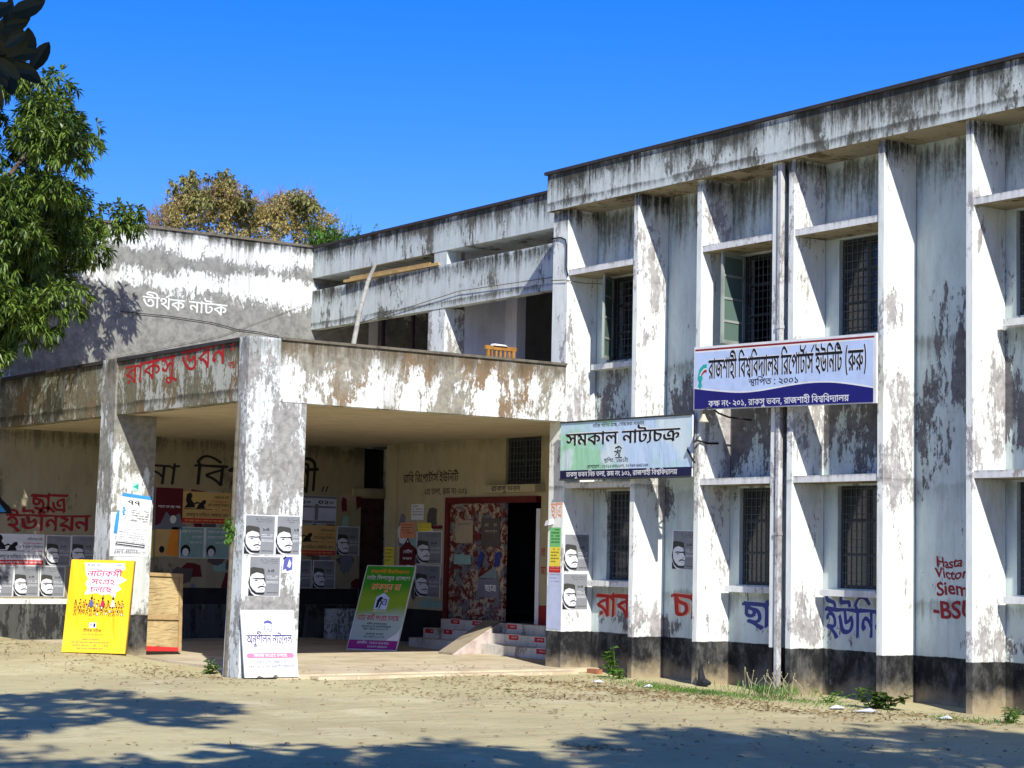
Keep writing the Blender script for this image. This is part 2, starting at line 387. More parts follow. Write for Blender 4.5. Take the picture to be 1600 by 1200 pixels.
# outlines of the Bengali letters used on signs and walls, and the words set in them
GL={
6:'123,314 242,224 346,111 424,-8 359,-41 250,105 116,222 73,250|80,512 96,558 147,605 181,618 257,618 311,592 342,558 358,512 358,460 342,414 311,379 257,353 181,353 127,379 96,414 80,459|147,486 152,456 168,433 191,419 219,414 248,419 271,434 286,456 291,486 286,516 271,538 248,552 219,557 191,552 168,538 152,515',
7:'80,512 96,558 147,605 181,618 257,618 311,592 342,558 358,512 358,460 342,414 311,379 257,353 181,353 127,379 96,414 80,459|147,486 152,456 168,433 191,419 219,414 248,419 271,434 286,456 291,486 286,515 271,538 248,552 219,557 191,552 168,538 152,515|80,163 96,208 127,243 181,269 257,269 311,244 342,210 358,164 358,111 342,65 311,30 257,4 181,4 127,30 96,65 80,111|147,137 152,107 168,84 191,70 219,65 248,70 271,84 286,107 291,137 286,166 271,189 248,203 219,208 191,203 168,188 152,166',
8:'903,622 903,551 798,551 798,0 721,0 649,104 557,180 582,246 686,161 724,109 721,551 -10,551 -10,622|331,95 246,123 206,149 167,185 94,289 29,442 102,466 152,344 205,255 266,198 338,170 412,169 466,184 503,214 526,265 527,336 516,368 476,414 450,426 391,426 370,416 357,397 361,331 285,316 271,388 276,422 307,465 344,488 413,500 485,488 542,454 582,401 603,333 603,259 581,194 536,140 468,103 425,94|344,465 334,495 296,536 243,556 267,601 346,574 394,539 418,495 423,468',
10:'358,622 353,657 338,681 314,694 104,708 44,736 14,768 -7,821 -5,912 69,907 75,814 101,788 157,773 341,763 370,752 409,715 427,660 430,622|291,497 370,474 423,432 454,379 464,325 458,274 438,231 406,195 362,168 305,150 236,141 246,152 442,60 540,-10 494,-63 279,75 92,143 46,154 61,223 164,205 287,212 340,233 370,265 385,320 381,353 368,380 346,402 285,427 189,423 158,402 154,338 81,323 70,384 76,418 92,447 129,476 209,498|175,465 165,495 145,522 102,548 73,556 97,601 177,574 224,539 249,495 254,468|540,622 540,551 -10,551 -10,622',
12:'508,622 503,657 488,681 464,694 188,708 127,736 86,788 78,912 152,907 152,830 167,802 207,778 491,763 520,752 559,715 577,660 580,622|722,622 722,551 356,551 358,347 376,319 412,319 454,344 529,433 589,442 638,345 656,245 644,167 607,101 548,53 466,27 374,27 294,47 222,90 158,160 101,258 51,387 29,465 105,485 156,324 215,210 248,169 284,138 323,117 366,104 462,104 503,118 536,140 561,169 575,204 580,243 568,320 535,373 581,392 520,308 456,258 394,242 351,248 317,268 290,308 279,393 279,551 -10,551 -10,622',
20:'817,622 817,551 492,551 492,0 415,0 366,76 298,144 216,198 124,234 76,243 37,339 231,439 437,517 415,475 415,551 -10,551 -10,622|415,467 436,438 130,304 246,262 320,215 385,156 428,90 420,88|758,256 737,207 705,177 656,160 566,163 572,235 646,238 668,252 683,296 677,330 660,360 632,386 592,409 479,438 482,513 578,492 661,452 723,396 744,363 757,327',
22:'484,0 484,425 505,362 381,509 324,544 263,556 201,544 124,469 180,485 245,485 290,469 315,449 343,396 342,331 328,296 306,264 233,202 182,172 131,245 226,296 262,340 262,385 249,402 228,413 175,416 103,392 22,458 112,572 164,608 223,627 287,627 346,612 428,559 507,472 489,483 484,688 537,688 560,622 666,622 666,551 561,551 561,0',
25:'577,622 577,551 172,551 177,143 189,117 212,101 270,98 340,129 396,182 422,226 434,260 438,296 433,323 420,339 289,356 213,391 175,426 161,447 171,534 232,458 272,436 455,412 492,386 514,338 514,266 488,189 443,122 362,57 304,32 238,24 175,35 132,63 100,130 95,191 95,551 -10,551 -10,622',
26:'613,275 594,216 539,153 464,114 380,97 359,120 571,64 684,11 649,-49 490,22 322,68 143,94 152,166 290,152 393,162 467,192 513,234 535,284 534,343 523,370 479,407 382,416 372,481 459,481 518,466 577,421 606,364 613,336|195,219 144,235 111,266 93,318 91,559 168,559 172,321 184,301 204,290 260,288 308,302 356,340 370,363 370,400 344,412 252,421 197,444 155,480 168,544 225,498 283,483 381,480 436,435 450,388 437,327 399,277 340,240 268,220|-10,551 -10,622 697,622 697,551',
27:'362,65 288,84 219,123 156,186 100,276 51,394 29,465 105,485 154,342 210,239 278,174 358,143 449,143 487,153 516,171 537,196 550,228 552,297 530,358 590,358 489,280 430,260 354,261 303,284 275,316 262,347 261,414 289,474 314,503 394,553 -10,551 -10,622 927,622 927,551 535,554 408,485 350,428 335,380 339,356 351,340 387,328 423,332 523,396 609,365 630,254 620,190 589,133 534,90 453,66|809,111 836,10 761,-7 727,144 727,288 755,388 664,397 592,422 536,460 475,543 551,559 609,494 683,465 806,462 845,392 805,274',
30:'577,622 577,551 172,551 177,143 189,117 212,101 270,98 361,144 412,205 435,263 435,327 423,348 402,360 317,357 306,428 389,439 424,436 455,425 481,407 510,359 517,303 504,226 467,153 390,75 305,33 239,24 176,35 132,63 100,130 95,191 95,551 -10,551 -10,622|395,622 390,657 376,681 351,694 120,708 60,736 30,768 9,821 11,912 85,907 91,814 117,788 173,773 378,763 407,752 446,715 464,660 467,622',
34:'630,622 630,551 525,551 525,0 448,0 448,425 468,363 354,498 301,536 249,554 193,553 149,530 125,489 126,434 138,409 158,389 211,366 275,355 269,272 187,287 120,318 92,338 53,392 40,462 51,527 82,576 127,610 182,627 245,627 306,611 388,558 470,473 454,477 448,688 501,688 524,622',
35:'354,55 303,68 254,90 208,123 166,167 126,222 58,371 29,466 105,486 155,340 211,233 243,194 278,164 316,143 358,130 461,131 513,151 552,193 571,247 566,331 545,376 512,409 480,424 444,429 410,425 386,412 373,392 378,321 301,306 288,380 293,416 322,462 386,494 440,500 516,487 549,472 603,424 638,356 650,274 638,196 624,160 576,102 504,63 459,53|717,622 717,551 -10,551 -10,622',
36:'655,622 655,551 550,551 550,0 473,0 383,104 264,188 168,226 115,238 92,331 144,296 247,268 332,227 430,151 475,97 473,688 526,688 549,622|251,623 316,604 363,568 391,520 400,464 393,415 371,373 336,337 287,308 228,288 158,275 110,285 92,331 189,345 256,369 298,402 314,433 316,492 307,514 269,545 209,555 155,546 138,536 121,515 118,480 134,456 150,446 106,384 58,429 40,472 43,530 73,579 117,608 176,623',
37:'613,622 613,551 159,551 159,253 145,273 271,382 475,486 540,422 500,320 488,173 522,10 447,-7 413,144 410,262 442,389 453,410 465,405 318,326 141,175 82,215 82,551 -10,551 -10,622',
38:'606,622 606,551 501,551 501,0 424,0 374,76 305,142 221,196 126,232 76,243 37,339 236,444 447,524 424,482 424,622|424,474 445,446 230,359 130,304 245,263 358,190 417,125 438,88 429,88|293,624 287,552 224,551 204,542 192,527 188,509 194,485 230,452 293,423 233,378 150,433 124,466 109,524 123,575 141,597 166,614 199,625',
39:'614,622 614,551 509,551 509,0 432,0 432,243 448,187 350,293 269,341 216,351 182,346 154,332 134,307 128,274 133,246 149,222 214,184 176,113 106,154 61,210 46,277 56,335 87,378 130,407 204,423 269,415 354,375 451,284 437,280 432,551 -10,551 -10,622',
40:'726,622 726,551 621,551 621,0 544,0 544,396 566,332 426,504 365,544 298,556 226,541 148,484 124,454 174,465 209,462 238,451 259,434 283,385 282,320 265,326 461,516 510,463 226,195 167,250 249,328 213,285 183,262 216,319 215,366 204,383 186,394 129,394 98,380 22,452 132,569 223,619 291,629 361,620 422,592 479,546 567,441 549,446 544,688 597,688 620,622',
42:'606,622 606,551 501,551 501,0 424,0 374,76 305,142 221,196 126,232 76,243 37,339 236,444 447,524 424,482 424,551 -10,551 -10,622|424,474 445,446 230,359 130,304 245,263 358,190 417,125 438,88 429,88',
43:'380,45 300,64 227,104 161,170 103,264 52,389 29,465 105,485 157,332 186,272 252,185 330,135 373,123 454,121 510,138 553,170 579,214 588,267 575,344 542,398 590,476 646,369 664,266 652,188 614,121 554,72 472,46|345,288 312,298 285,316 265,339 253,368 251,425 271,486 351,462 332,406 336,383 347,367 386,355 428,363 474,394 527,466 590,476 582,422 526,346 462,300 412,286|731,622 731,551 -10,551 -10,622',
44:'632,622 632,551 527,551 527,0 450,0 450,135 468,82 373,208 322,253 266,278 202,276 174,262 154,238 148,205 154,175 191,135 243,111 218,34 130,80 94,118 70,173 69,238 76,265 107,308 174,346 223,353 297,343 358,315 452,219 471,189 454,186 450,551 -10,551 -10,622|297,299 221,322 211,389 187,436 144,468 80,488 38,494 51,566 182,534 246,490 286,420 298,359',
45:'636,622 636,551 531,551 531,0 454,0 361,98 286,149 196,188 84,212 48,303 252,414 130,480 48,502 79,570 81,551 -10,551 -10,622|454,551 135,551 300,464 336,432 341,376 125,265 113,280 218,257 305,220 410,144 470,83 457,79',
46:'606,622 606,551 501,551 501,0 424,0 374,76 305,142 221,196 126,232 76,243 37,339 236,444 447,524 424,482 424,551 -10,551 -10,622|424,474 445,446 230,359 130,304 245,263 358,190 417,125 438,88 429,88|162,-2 142,10 129,28 129,76 142,95 162,108 208,108 228,95 241,76 241,28 228,10 208,-2',
47:'741,622 741,551 636,551 636,0 559,0 559,335 565,309 518,360 493,374 434,374 408,353 400,271 335,266 313,336 269,379 213,394 167,384 138,356 128,316 141,268 180,230 241,201 214,127 128,168 84,208 56,259 46,320 56,374 84,418 127,448 179,464 242,464 299,446 347,410 369,384 354,383 369,412 392,434 422,447 486,448 571,397 562,382 559,551 -10,551 -10,622',
48:'687,622 687,551 582,551 582,0 505,0 505,688 558,688 582,622|398,625 454,603 508,553 534,509 530,404 484,486 428,538 397,552 363,556 328,551 300,534 282,508 276,471 290,424 335,391 413,377 406,300 328,314 272,344 235,388 217,443 217,507 236,562 270,600 325,625|131,621 180,598 218,558 239,498 240,434 222,383 186,340 130,310 54,300 48,377 128,392 153,407 178,447 178,493 155,532 135,546 40,554 -1,545 -9,620 56,628',
49:'643,622 643,551 538,551 538,0 461,0 360,100 284,151 195,188 84,212 48,303 280,425 339,432 341,376 142,275 272,236 407,151 463,99 461,551 -10,551 -10,622|77,569 244,508 402,411 468,355 467,264 346,369 160,468 48,502',
50:'692,622 692,551 587,551 587,0 510,0 510,353 533,290 480,353 457,370 422,373 397,355 279,168 248,142 188,127 136,138 88,174 35,244 96,281 141,218 180,203 212,214 274,293 346,411 387,444 415,449 446,444 514,397 536,374 516,373 510,551 -10,551 -10,622|271,271 242,404 214,441 173,467 38,495 53,571 226,518 264,492 299,436 315,356',
51:'291,497 370,474 423,432 454,379 464,325 458,274 438,231 406,195 362,168 305,150 236,141 246,152 442,60 540,-10 494,-63 279,75 92,143 46,154 61,223 164,205 287,212 340,233 370,265 385,320 381,353 368,380 346,402 285,427 189,423 158,402 154,338 81,323 70,384 76,418 92,447 129,476 209,498|175,465 165,495 145,522 102,548 73,556 97,601 177,574 224,539 249,495 254,468|540,622 540,551 -10,551 -10,622',
54:'276,622 276,551 171,551 171,0 94,0 94,469 58,527 32,545 -10,551 -10,622 30,618 78,587 97,559 94,688 148,688 170,622',
55:'276,622 276,551 171,551 171,0 94,0 94,551 -10,551 -10,622 82,622 20,704 93,812 151,867 223,904 313,917 414,904 541,849 705,731 663,677 502,793 398,836 290,842 230,825 180,793 106,693 160,622',
56:'276,551 171,551 171,0 94,0 94,551 -10,551 -10,622 94,622 77,699 39,758 -16,800 -124,837 -354,842 -419,823 -436,809 -442,792 -436,776 -393,764 -185,754 -135,725 -108,680 -100,615 -167,615 -180,668 -214,689 -425,698 -476,713 -511,747 -521,789 -514,825 -492,856 -456,882 -405,901 -339,913 -258,917 -133,909 -29,885 54,846 116,789 156,714 174,622 276,622',
57:'-314,-263 -383,-233 -400,-218 -416,-189 -422,-151 -418,-119 -405,-92 -383,-70 -354,-53 -317,-42 -233,-42 -154,-62 3,-152 89,-217 44,-271 -114,-155 -215,-111 -279,-103 -310,-106 -333,-117 -346,-133 -351,-153 -346,-177 -332,-192 -286,-204 -253,-200 -226,-188 -192,-150 -172,-59 -172,8 -95,8 -107,-135 -143,-206 -185,-242 -213,-256 -247,-263',
61:'356,622 356,551 315,545 245,503 181,433 148,372 130,301 130,217 150,148 183,102 235,74 309,74 348,92 383,31 326,3 264,-5 186,10 152,28 97,84 61,162 49,260 52,313 80,408 131,488 200,549 280,588 216,555 -10,551 -10,622',
70:'636,622 636,551 531,551 531,0 454,0 361,98 286,149 196,188 84,212 48,303 252,414 130,480 48,502 79,570 81,551 -10,551 -10,622|454,551 135,551 300,464 336,432 341,376 125,265 113,280 218,257 305,220 410,144 470,83 457,79|157,-2 124,28 124,76 157,108 203,108 236,76 236,28 203,-2',
75:'250,94 178,115 121,158 84,224 72,313 83,389 115,457 170,510 207,529 250,540 350,541 429,513 481,463 510,397 520,320 509,244 496,208 451,147 384,105 340,95|274,471 226,454 187,421 162,373 153,311 166,236 192,197 233,171 291,162 346,171 390,198 421,240 437,293 432,380 412,424 378,455 330,471',
76:'235,4 194,16 162,36 127,91 126,147 148,194 197,231 234,244 263,167 218,149 205,120 210,102 251,78 324,78 356,88 382,105 401,127 416,181 404,234 343,302 152,456 129,500 128,553 162,615 177,631 243,596 213,551 221,498 451,309 487,239 493,182 481,114 447,60 394,22 326,2',
77:'130,561 151,606 170,631 233,596 211,549 219,526 277,503 378,480 426,461 460,436 482,408 496,374 500,335 494,293 475,255 444,222 403,195 351,177 249,175 289,184 438,112 553,28 507,-26 364,78 192,152 65,185 80,256 241,233 348,245 382,260 417,304 418,355 394,391 196,454 165,470 144,490 131,513',
78:'551,249 532,165 494,98 433,54 347,39 278,47 216,73 160,124 110,207 66,326 29,490 105,510 146,338 191,222 216,181 273,131 306,119 374,118 422,139 453,178 474,262 467,371 445,434 412,480 370,505 324,505 306,495 292,458 311,390 231,369 208,444 212,505 228,534 250,554 308,576 381,575 421,562 484,512 509,478 542,393 550,346',
79:'296,0 226,5 167,21 122,47 88,82 69,123 62,170 66,206 80,238 102,266 176,316 229,337 229,312 121,372 90,406 78,436 77,497 100,546 144,586 207,613 290,622 388,612 455,585 497,546 517,500 517,450 499,406 445,357 368,321 365,341 454,300 511,248 525,213 530,171 523,119 503,76 470,43 423,19 366,5|345,74 384,83 413,99 434,120 446,144 450,173 444,203 411,243 321,286 296,292 211,262 160,221 147,197 147,143 160,120 211,84 250,74|297,363 364,387 417,424 433,446 438,471 434,493 422,513 372,541 291,551 224,542 174,516 159,496 154,471 169,427 215,392',
80:'264,3 177,29 140,51 109,79 83,114 64,153 49,248 54,300 69,349 127,438 220,518 343,593 414,629 453,575 434,519 440,493 458,472 484,459 533,456 566,400 447,322 412,284 397,254 392,221 397,194 413,168 457,147 528,146 561,61 448,16 360,2|458,89 414,98 378,113 350,134 331,160 316,222 324,272 347,317 412,382 475,426 473,401 414,420 379,459 375,547 384,533 292,480 217,419 162,352 144,316 130,238 142,166 178,117 230,86 289,73',
81:'313,41 248,58 188,96 133,159 84,251 40,376 21,452 96,475 159,265 196,196 239,150 288,124 342,115 382,119 417,132 445,154 466,184 479,223 480,312 449,391 489,392 435,299 400,272 340,257 285,271 256,299 238,353 230,490 210,510 166,517 175,593 243,584 286,560 306,523 314,357 331,331 364,330 395,350 443,438 499,452 543,364 559,268 549,187 519,119 496,91 433,52 393,42',
82:'382,301 432,286 322,252 268,248 208,253 159,267 120,292 92,324 76,364 72,440 89,494 140,561 214,606 297,622 363,613 415,584 447,538 459,455 464,104 484,84 528,77 520,0 436,15 411,31 394,54 382,122|305,324 404,357 382,338 378,496 350,540 297,551 245,540 198,510 164,464 151,406 154,377 165,355 206,330 234,324',
83:'201,3 150,23 116,58 96,104 86,520 66,540 22,547 31,624 94,616 136,595 160,556 167,501 167,355 318,370 408,360 470,371 501,397 514,418 586,383 571,353 528,313 472,294 398,297 418,312 446,240 445,171 420,99 373,45 311,11 275,3|269,74 318,98 351,138 369,212 365,245 354,269 318,296 274,304 191,291 167,281 172,118 193,84 218,73',
84:'231,307 278,285 312,250 331,206 330,145 309,96 278,62 275,72 382,96 422,117 452,143 470,176 476,214 472,248 460,278 426,312 324,360 130,423 74,454 56,472 40,501 38,559 61,606 83,631 146,596 120,558 124,523 171,490 434,400 510,346 548,286 558,216 545,143 507,88 450,47 334,11 183,0 161,68 232,108 251,135 257,169 252,200 236,224 211,240 144,242 124,231 112,215 119,152 44,135 27,207 31,237 44,264 65,285 117,309 144,314',
129:'929,622 929,551 614,551 614,0 537,0 537,551 -10,551 -10,622|873,241 864,212 847,187 801,156 689,153 695,225 764,227 786,240 799,276 784,323 730,356 487,378 426,398 382,436 358,494 360,577 435,571 435,501 447,476 466,460 524,444 704,435 779,413 831,380 852,357 874,302|375,263 452,233 536,151 553,126 554,55 543,34 459,142 418,175 385,189 335,193 305,173 311,99 234,83 217,150 227,200 254,236 296,258|219,460 279,440 327,400 360,341 365,206 287,208 292,288 271,348 252,372 225,387 190,392 163,388 144,378 136,314 140,304 62,288 48,349 58,396 86,432 129,455 156,461|123,405 124,476 106,530 69,570 42,582 135,602 173,562 195,514 197,400',
131:'-254,707 72,917 110,860 -209,644',
202:'265,622 265,551 195,551 255,573 193,514 165,460 160,361 191,166 176,75 154,34 117,-1 29,-42 -10,-52 -31,17 64,54 95,87 111,136 80,393 87,460 139,552 157,572 172,551 -10,551 -10,622',
203:'940,622 940,551 -10,551 -10,622|534,521 577,500 609,460 620,306 620,0 543,0 525,49 511,66 484,82 220,72 139,92 98,119 66,161 48,223 56,353 133,341 124,265 133,205 166,164 223,146 432,161 467,158 522,132 543,106 538,422 504,454 442,454 391,433 338,380 326,340 335,313 350,304 422,305 429,234 362,226 306,237 263,271 251,299 251,366 294,444 359,497 412,520 441,526|797,421 830,410 878,365 890,335 891,270 871,219 835,181 777,149 738,135 714,207 791,241 812,264 819,293 814,323 799,342 753,356 705,343 661,303 620,242 577,279 631,361 660,390 690,409 724,421',
205:'737,622 737,551 632,551 632,0 555,0 555,425 576,362 452,509 394,544 334,556 272,544 208,488 191,465 251,485 316,485 362,469 404,424 417,369 413,331 400,297 379,266 311,207 264,178 213,250 300,299 321,318 333,340 333,385 320,402 299,413 246,416 174,392 93,458 183,572 264,620 326,629 418,612 498,559 578,472 560,483 555,688 608,688 631,622|632,-43 558,-43 534,3 495,33 446,43 252,26 161,39 116,59 80,92 55,142 50,270 54,287 131,277 124,211 128,174 140,145 159,124 217,101 436,115 498,104 555,61 555,69 632,68',
219:'534,521 577,500 609,460 620,389 620,0 543,0 525,49 511,66 484,82 220,72 139,92 98,119 66,161 48,223 56,353 133,341 124,265 133,205 166,164 223,146 432,161 496,148 529,124 543,106 538,422 504,454 442,454 391,433 338,380 326,340 335,313 350,304 422,305 429,234 362,226 306,237 263,271 251,299 251,366 294,444 359,497 412,520 441,526|725,622 725,551 -10,551 -10,622',
224:'765,622 765,551 660,551 660,0 583,0 583,396 605,332 466,504 404,544 337,556 264,541 163,454 213,465 249,462 277,451 298,434 322,385 321,320 304,326 500,516 549,463 265,195 206,250 288,328 252,285 222,262 248,298 258,343 254,366 243,383 224,394 168,394 137,380 61,452 171,569 262,619 330,629 400,620 460,592 518,546 606,441 588,446 583,688 636,688 659,622|660,-43 585,-43 560,6 523,34 475,43 269,26 169,39 100,74 66,115 47,175 54,287 131,277 123,211 127,174 140,145 162,124 191,109 300,99 458,115 528,102 567,78 583,61 583,151 660,151',
232:'702,622 702,551 597,551 597,183 520,194 520,688 573,688 597,622|414,625 489,589 537,532 549,509 545,404 499,486 443,538 412,552 378,556 343,551 315,534 297,508 291,471 305,424 350,391 428,377 421,300 343,314 287,344 250,388 232,443 232,507 251,562 285,600 340,625|146,621 195,598 233,558 254,498 255,434 237,383 201,340 145,310 69,300 63,377 143,392 168,407 193,447 193,493 170,532 150,546 27,550 6,545 -2,620 67,628|597,-43 523,-43 498,5 460,34 379,42 229,26 166,34 108,58 66,106 52,153 56,239 134,230 128,184 131,155 157,117 201,100 389,115 462,103 503,79 520,61 520,222 597,221',
269:'336,312 180,397 148,397 127,379 126,348 160,308 105,253 60,304 47,335 42,369 46,401 58,426 102,459 157,470 222,453 335,383 389,371 421,375 444,388 458,410 461,467 429,537 393,575 472,591 518,530 537,474 538,414 522,367 493,333 425,308|87,601 172,571 222,530 242,476 241,405 165,407 165,470 144,514 98,546 65,556|-10,551 -10,622 623,622 623,551|514,369 514,0 437,0 342,87 257,129 189,148 154,226 326,319 437,358|437,303 230,193 236,202 352,154 440,88',
273:'692,622 692,551 587,551 587,244 510,244 510,688 563,688 587,622|398,625 474,590 522,533 534,510 530,404 484,486 428,538 397,552 363,556 328,551 300,534 282,508 276,471 290,424 335,391 413,377 407,300 329,314 273,344 236,388 217,443 217,507 236,562 270,600 325,625|131,621 180,598 218,558 239,498 240,434 222,383 186,340 130,310 54,300 48,377 128,392 153,407 178,447 178,493 155,532 135,546 40,554 -1,545 -9,620 56,628|587,292 587,-43 510,-43 434,20 322,67 260,80 224,160 510,292|510,220 314,134 420,99 513,38',
275:'452,307 414,319 382,338 332,398 312,437 324,439 290,355 260,322 232,305 169,303 142,310 74,366 37,417 98,453 146,390 186,376 209,380 228,392 245,414 269,510 271,551 340,551 381,442 415,402 468,374 501,371 532,376 554,390 568,412 571,467 538,537 503,575 583,591 629,530 648,474 645,399 632,364 609,338 578,318 540,307|730,622 730,551 -10,551 -10,622|620,369 620,0 543,0 448,87 363,129 295,148 260,226 441,325 543,363|543,303 336,193 342,202 458,154 546,88',
307:'200,90 156,110 114,152 94,181 152,218 186,175 220,163 255,176 308,238 320,289 306,362 289,390 266,410 238,423 177,424 158,414 146,398 152,333 80,316 63,389 68,423 83,450 106,471 168,493 239,493 302,471 349,427 379,363 387,240 339,268 402,342 489,398 609,436 662,379 615,257 613,131 644,10 569,-7 532,170 542,287 572,368 599,362 498,327 423,269 299,114 277,98 253,90|70,601 150,574 198,539 222,495 227,468 148,465 138,495 118,522 75,548 46,556|440,435 401,448 368,469 313,533 292,574 374,588 405,528 443,501 481,494 512,498 533,510 545,528 547,565 521,597 608,606 624,548 619,512 591,467 554,444 519,434|736,622 736,551 -10,551 -10,622',
311:'292,622 292,551 159,551 162,235 172,211 190,198 254,198 314,224 360,267 387,321 387,372 375,386 236,405 147,464 158,533 196,496 245,472 392,458 441,428 459,386 458,325 431,252 374,183 302,140 214,125 156,134 117,156 92,194 82,271 82,551 -10,551 -10,622|872,622 872,551 467,551 472,143 484,117 507,101 565,98 635,129 691,182 718,226 733,296 728,323 714,339 584,356 508,391 470,426 456,447 466,534 527,458 594,429 750,412 787,386 809,338 809,266 783,189 738,122 657,57 599,32 533,24 470,35 427,63 400,109 390,191 390,267 409,295 390,417 390,551 280,551 280,622',
312:'382,622 382,551 159,551 162,234 172,211 190,198 255,198 314,224 360,267 387,321 387,372 375,386 236,405 147,464 158,533 196,496 245,472 414,449 441,428 460,386 458,312 433,249 374,179 298,139 257,128 183,127 135,143 104,172 85,225 82,551 -10,551 -10,622|911,275 892,216 837,153 762,114 678,97 657,120 869,64 982,11 947,-49 788,22 620,68 441,94 450,166 588,152 691,162 765,192 811,234 833,284 832,343 821,370 777,407 680,416 670,481 757,481 816,466 875,421 904,364 911,336|494,219 446,235 416,266 399,318 397,399 389,426 389,559 466,559 470,321 482,301 502,290 558,288 606,302 654,340 668,363 668,400 642,412 550,421 495,444 453,480 466,544 523,498 581,483 679,480 734,435 748,388 735,327 697,277 638,240 566,220|995,622 995,551 373,551 373,622',
364:'517,580 517,0 440,0 354,73 214,130 182,137 145,225 460,375 440,330 440,579|440,326 460,301 218,185 210,200 336,158 410,114 444,86|-10,551 -10,622 784,622 784,551|216,509 276,493 360,442 442,363 399,303 309,395 228,434 167,435 146,426 133,411 130,373 150,345 168,332 121,270 64,326 46,393 51,430 81,475 118,498 150,508|712,95 721,68 652,51 620,228 638,357 648,385 655,373 480,307 471,377 676,451 731,395 695,252',
380:'331,626 400,604 494,530 600,401 545,362 438,493 360,545 295,556 225,545 140,492 214,494 239,483 271,445 278,363 169,299 203,336 213,357 213,401 203,418 186,430 144,433 95,413 22,485 132,580 223,621 256,627|498,474 216,238 162,297 451,526|726,622 726,551 621,551 621,231 544,231 544,688 597,688 620,622|298,226 346,212 386,183 400,164 430,198 473,208 529,194 583,154 545,169 544,256 621,255 621,0 544,0 544,164 577,78 531,123 509,136 466,137 450,128 440,111 438,54 377,51 359,110 344,132 303,157 252,156 234,145 222,128 218,109 223,84 253,52 302,29 273,-39 203,-4 176,18 156,45 144,76 144,144 156,171 177,195 204,213 235,224',
437:'456,309 417,320 384,339 355,365 312,437 324,439 290,355 260,322 232,305 169,303 142,310 74,366 37,417 98,453 146,390 186,376 209,380 228,392 245,414 269,510 271,551 340,551 381,442 415,402 468,374 501,371 532,376 554,390 568,412 571,467 538,537 503,575 583,591 629,530 648,474 646,399 632,365 610,338 580,320 543,309|731,622 731,551 -10,551 -10,622|520,313 591,283 628,245 649,194 649,137 640,109 602,64 544,34 466,18 469,43 677,-44 703,-60 667,-117 449,-10 282,30 295,100 390,82 474,84 513,91 541,104 560,122 575,168 572,194 544,232 495,252 427,251 403,240 390,223 391,169 318,154 307,213 312,244 326,270 348,291 427,318',
450:'356,622 356,551 315,545 245,503 181,433 148,372 130,301 130,217 150,148 183,102 235,74 309,74 348,92 383,31 326,3 263,-5 186,10 152,28 97,84 61,162 49,260 60,355 92,436 138,503 223,578 312,622',
454:'813,622 813,551 501,551 501,0 424,0 374,76 305,142 221,196 126,232 76,243 37,339 236,444 447,524 424,482 424,551 -10,551 -10,622|424,474 445,446 230,359 130,304 245,263 358,190 417,125 438,88 429,88|602,168 547,191 508,228 461,317 498,385 532,298 576,249 601,237 650,237 671,248 686,267 689,318 670,354 627,380 595,389 610,463 688,434 729,402 757,357 767,299 763,261 751,228 732,201 706,180 675,168|162,-2 142,10 129,28 129,76 142,95 162,108 208,108 228,95 241,76 241,28 228,10 208,-2',
502:'276,551 171,551 171,0 94,0 94,551 -10,551 -10,622 94,622 77,699 39,758 -16,800 -124,837 -354,842 -419,823 -436,809 -442,792 -436,776 -393,764 -185,754 -135,725 -108,680 -100,615 -167,615 -180,668 -214,689 -425,698 -476,713 -511,747 -521,789 -514,825 -492,856 -456,882 -405,901 -339,913 -258,917 -133,909 -29,885 54,846 116,789 156,714 174,622 276,622|-111,707 215,917 253,860 -66,644',
520:'843,622 843,551 438,551 443,143 455,117 478,101 536,98 627,144 678,205 701,263 701,327 689,348 668,360 583,357 572,428 655,439 690,436 721,425 747,407 776,359 783,303 770,226 733,153 656,75 571,33 505,24 442,35 398,63 366,130 361,191 361,551 256,551 256,622|661,622 655,657 638,679 611,691 386,704 326,732 296,764 275,817 277,909 351,904 352,825 366,797 406,772 695,734 722,690 733,622|276,622 276,551 171,551 171,0 94,0 94,551 -10,551 -10,622 82,622 20,704 93,812 151,867 223,904 313,917 403,907 485,878 607,803 695,734 655,688 478,808 365,844 290,844 230,826 181,794 106,693 160,622',
592:'140,471 115,729 226,729 201,471',
593:'256,-135 211,-68 175,5 147,83 127,165 115,248 115,417 127,499 147,580 175,656 211,727 256,792 337,792 261,652 213,495 201,414 201,247 232,85 295,-66 338,-135',
594:'82,-135 124,-68 186,80 206,160 218,241 218,409 206,492 159,649 124,723 81,792 163,792 208,725 245,652 292,492 304,409 304,240 292,158 245,1 208,-70 163,-135',
597:'190,116 197,105 113,-119 46,-119 93,116',
598:'49,338 291,338 291,256 49,256',
599:'76,86 90,106 133,121 178,106 191,86 196,54 191,23 178,2 157,-10 110,-10 90,2 76,23',
611:'123,418 103,430 90,451 85,482 90,514 103,535 147,550 191,535 204,514 209,482 204,451 191,430 171,418|123,-10 103,2 90,23 85,54 90,86 103,107 147,122 191,107 204,86 209,54 204,23 191,2 171,-10',
}
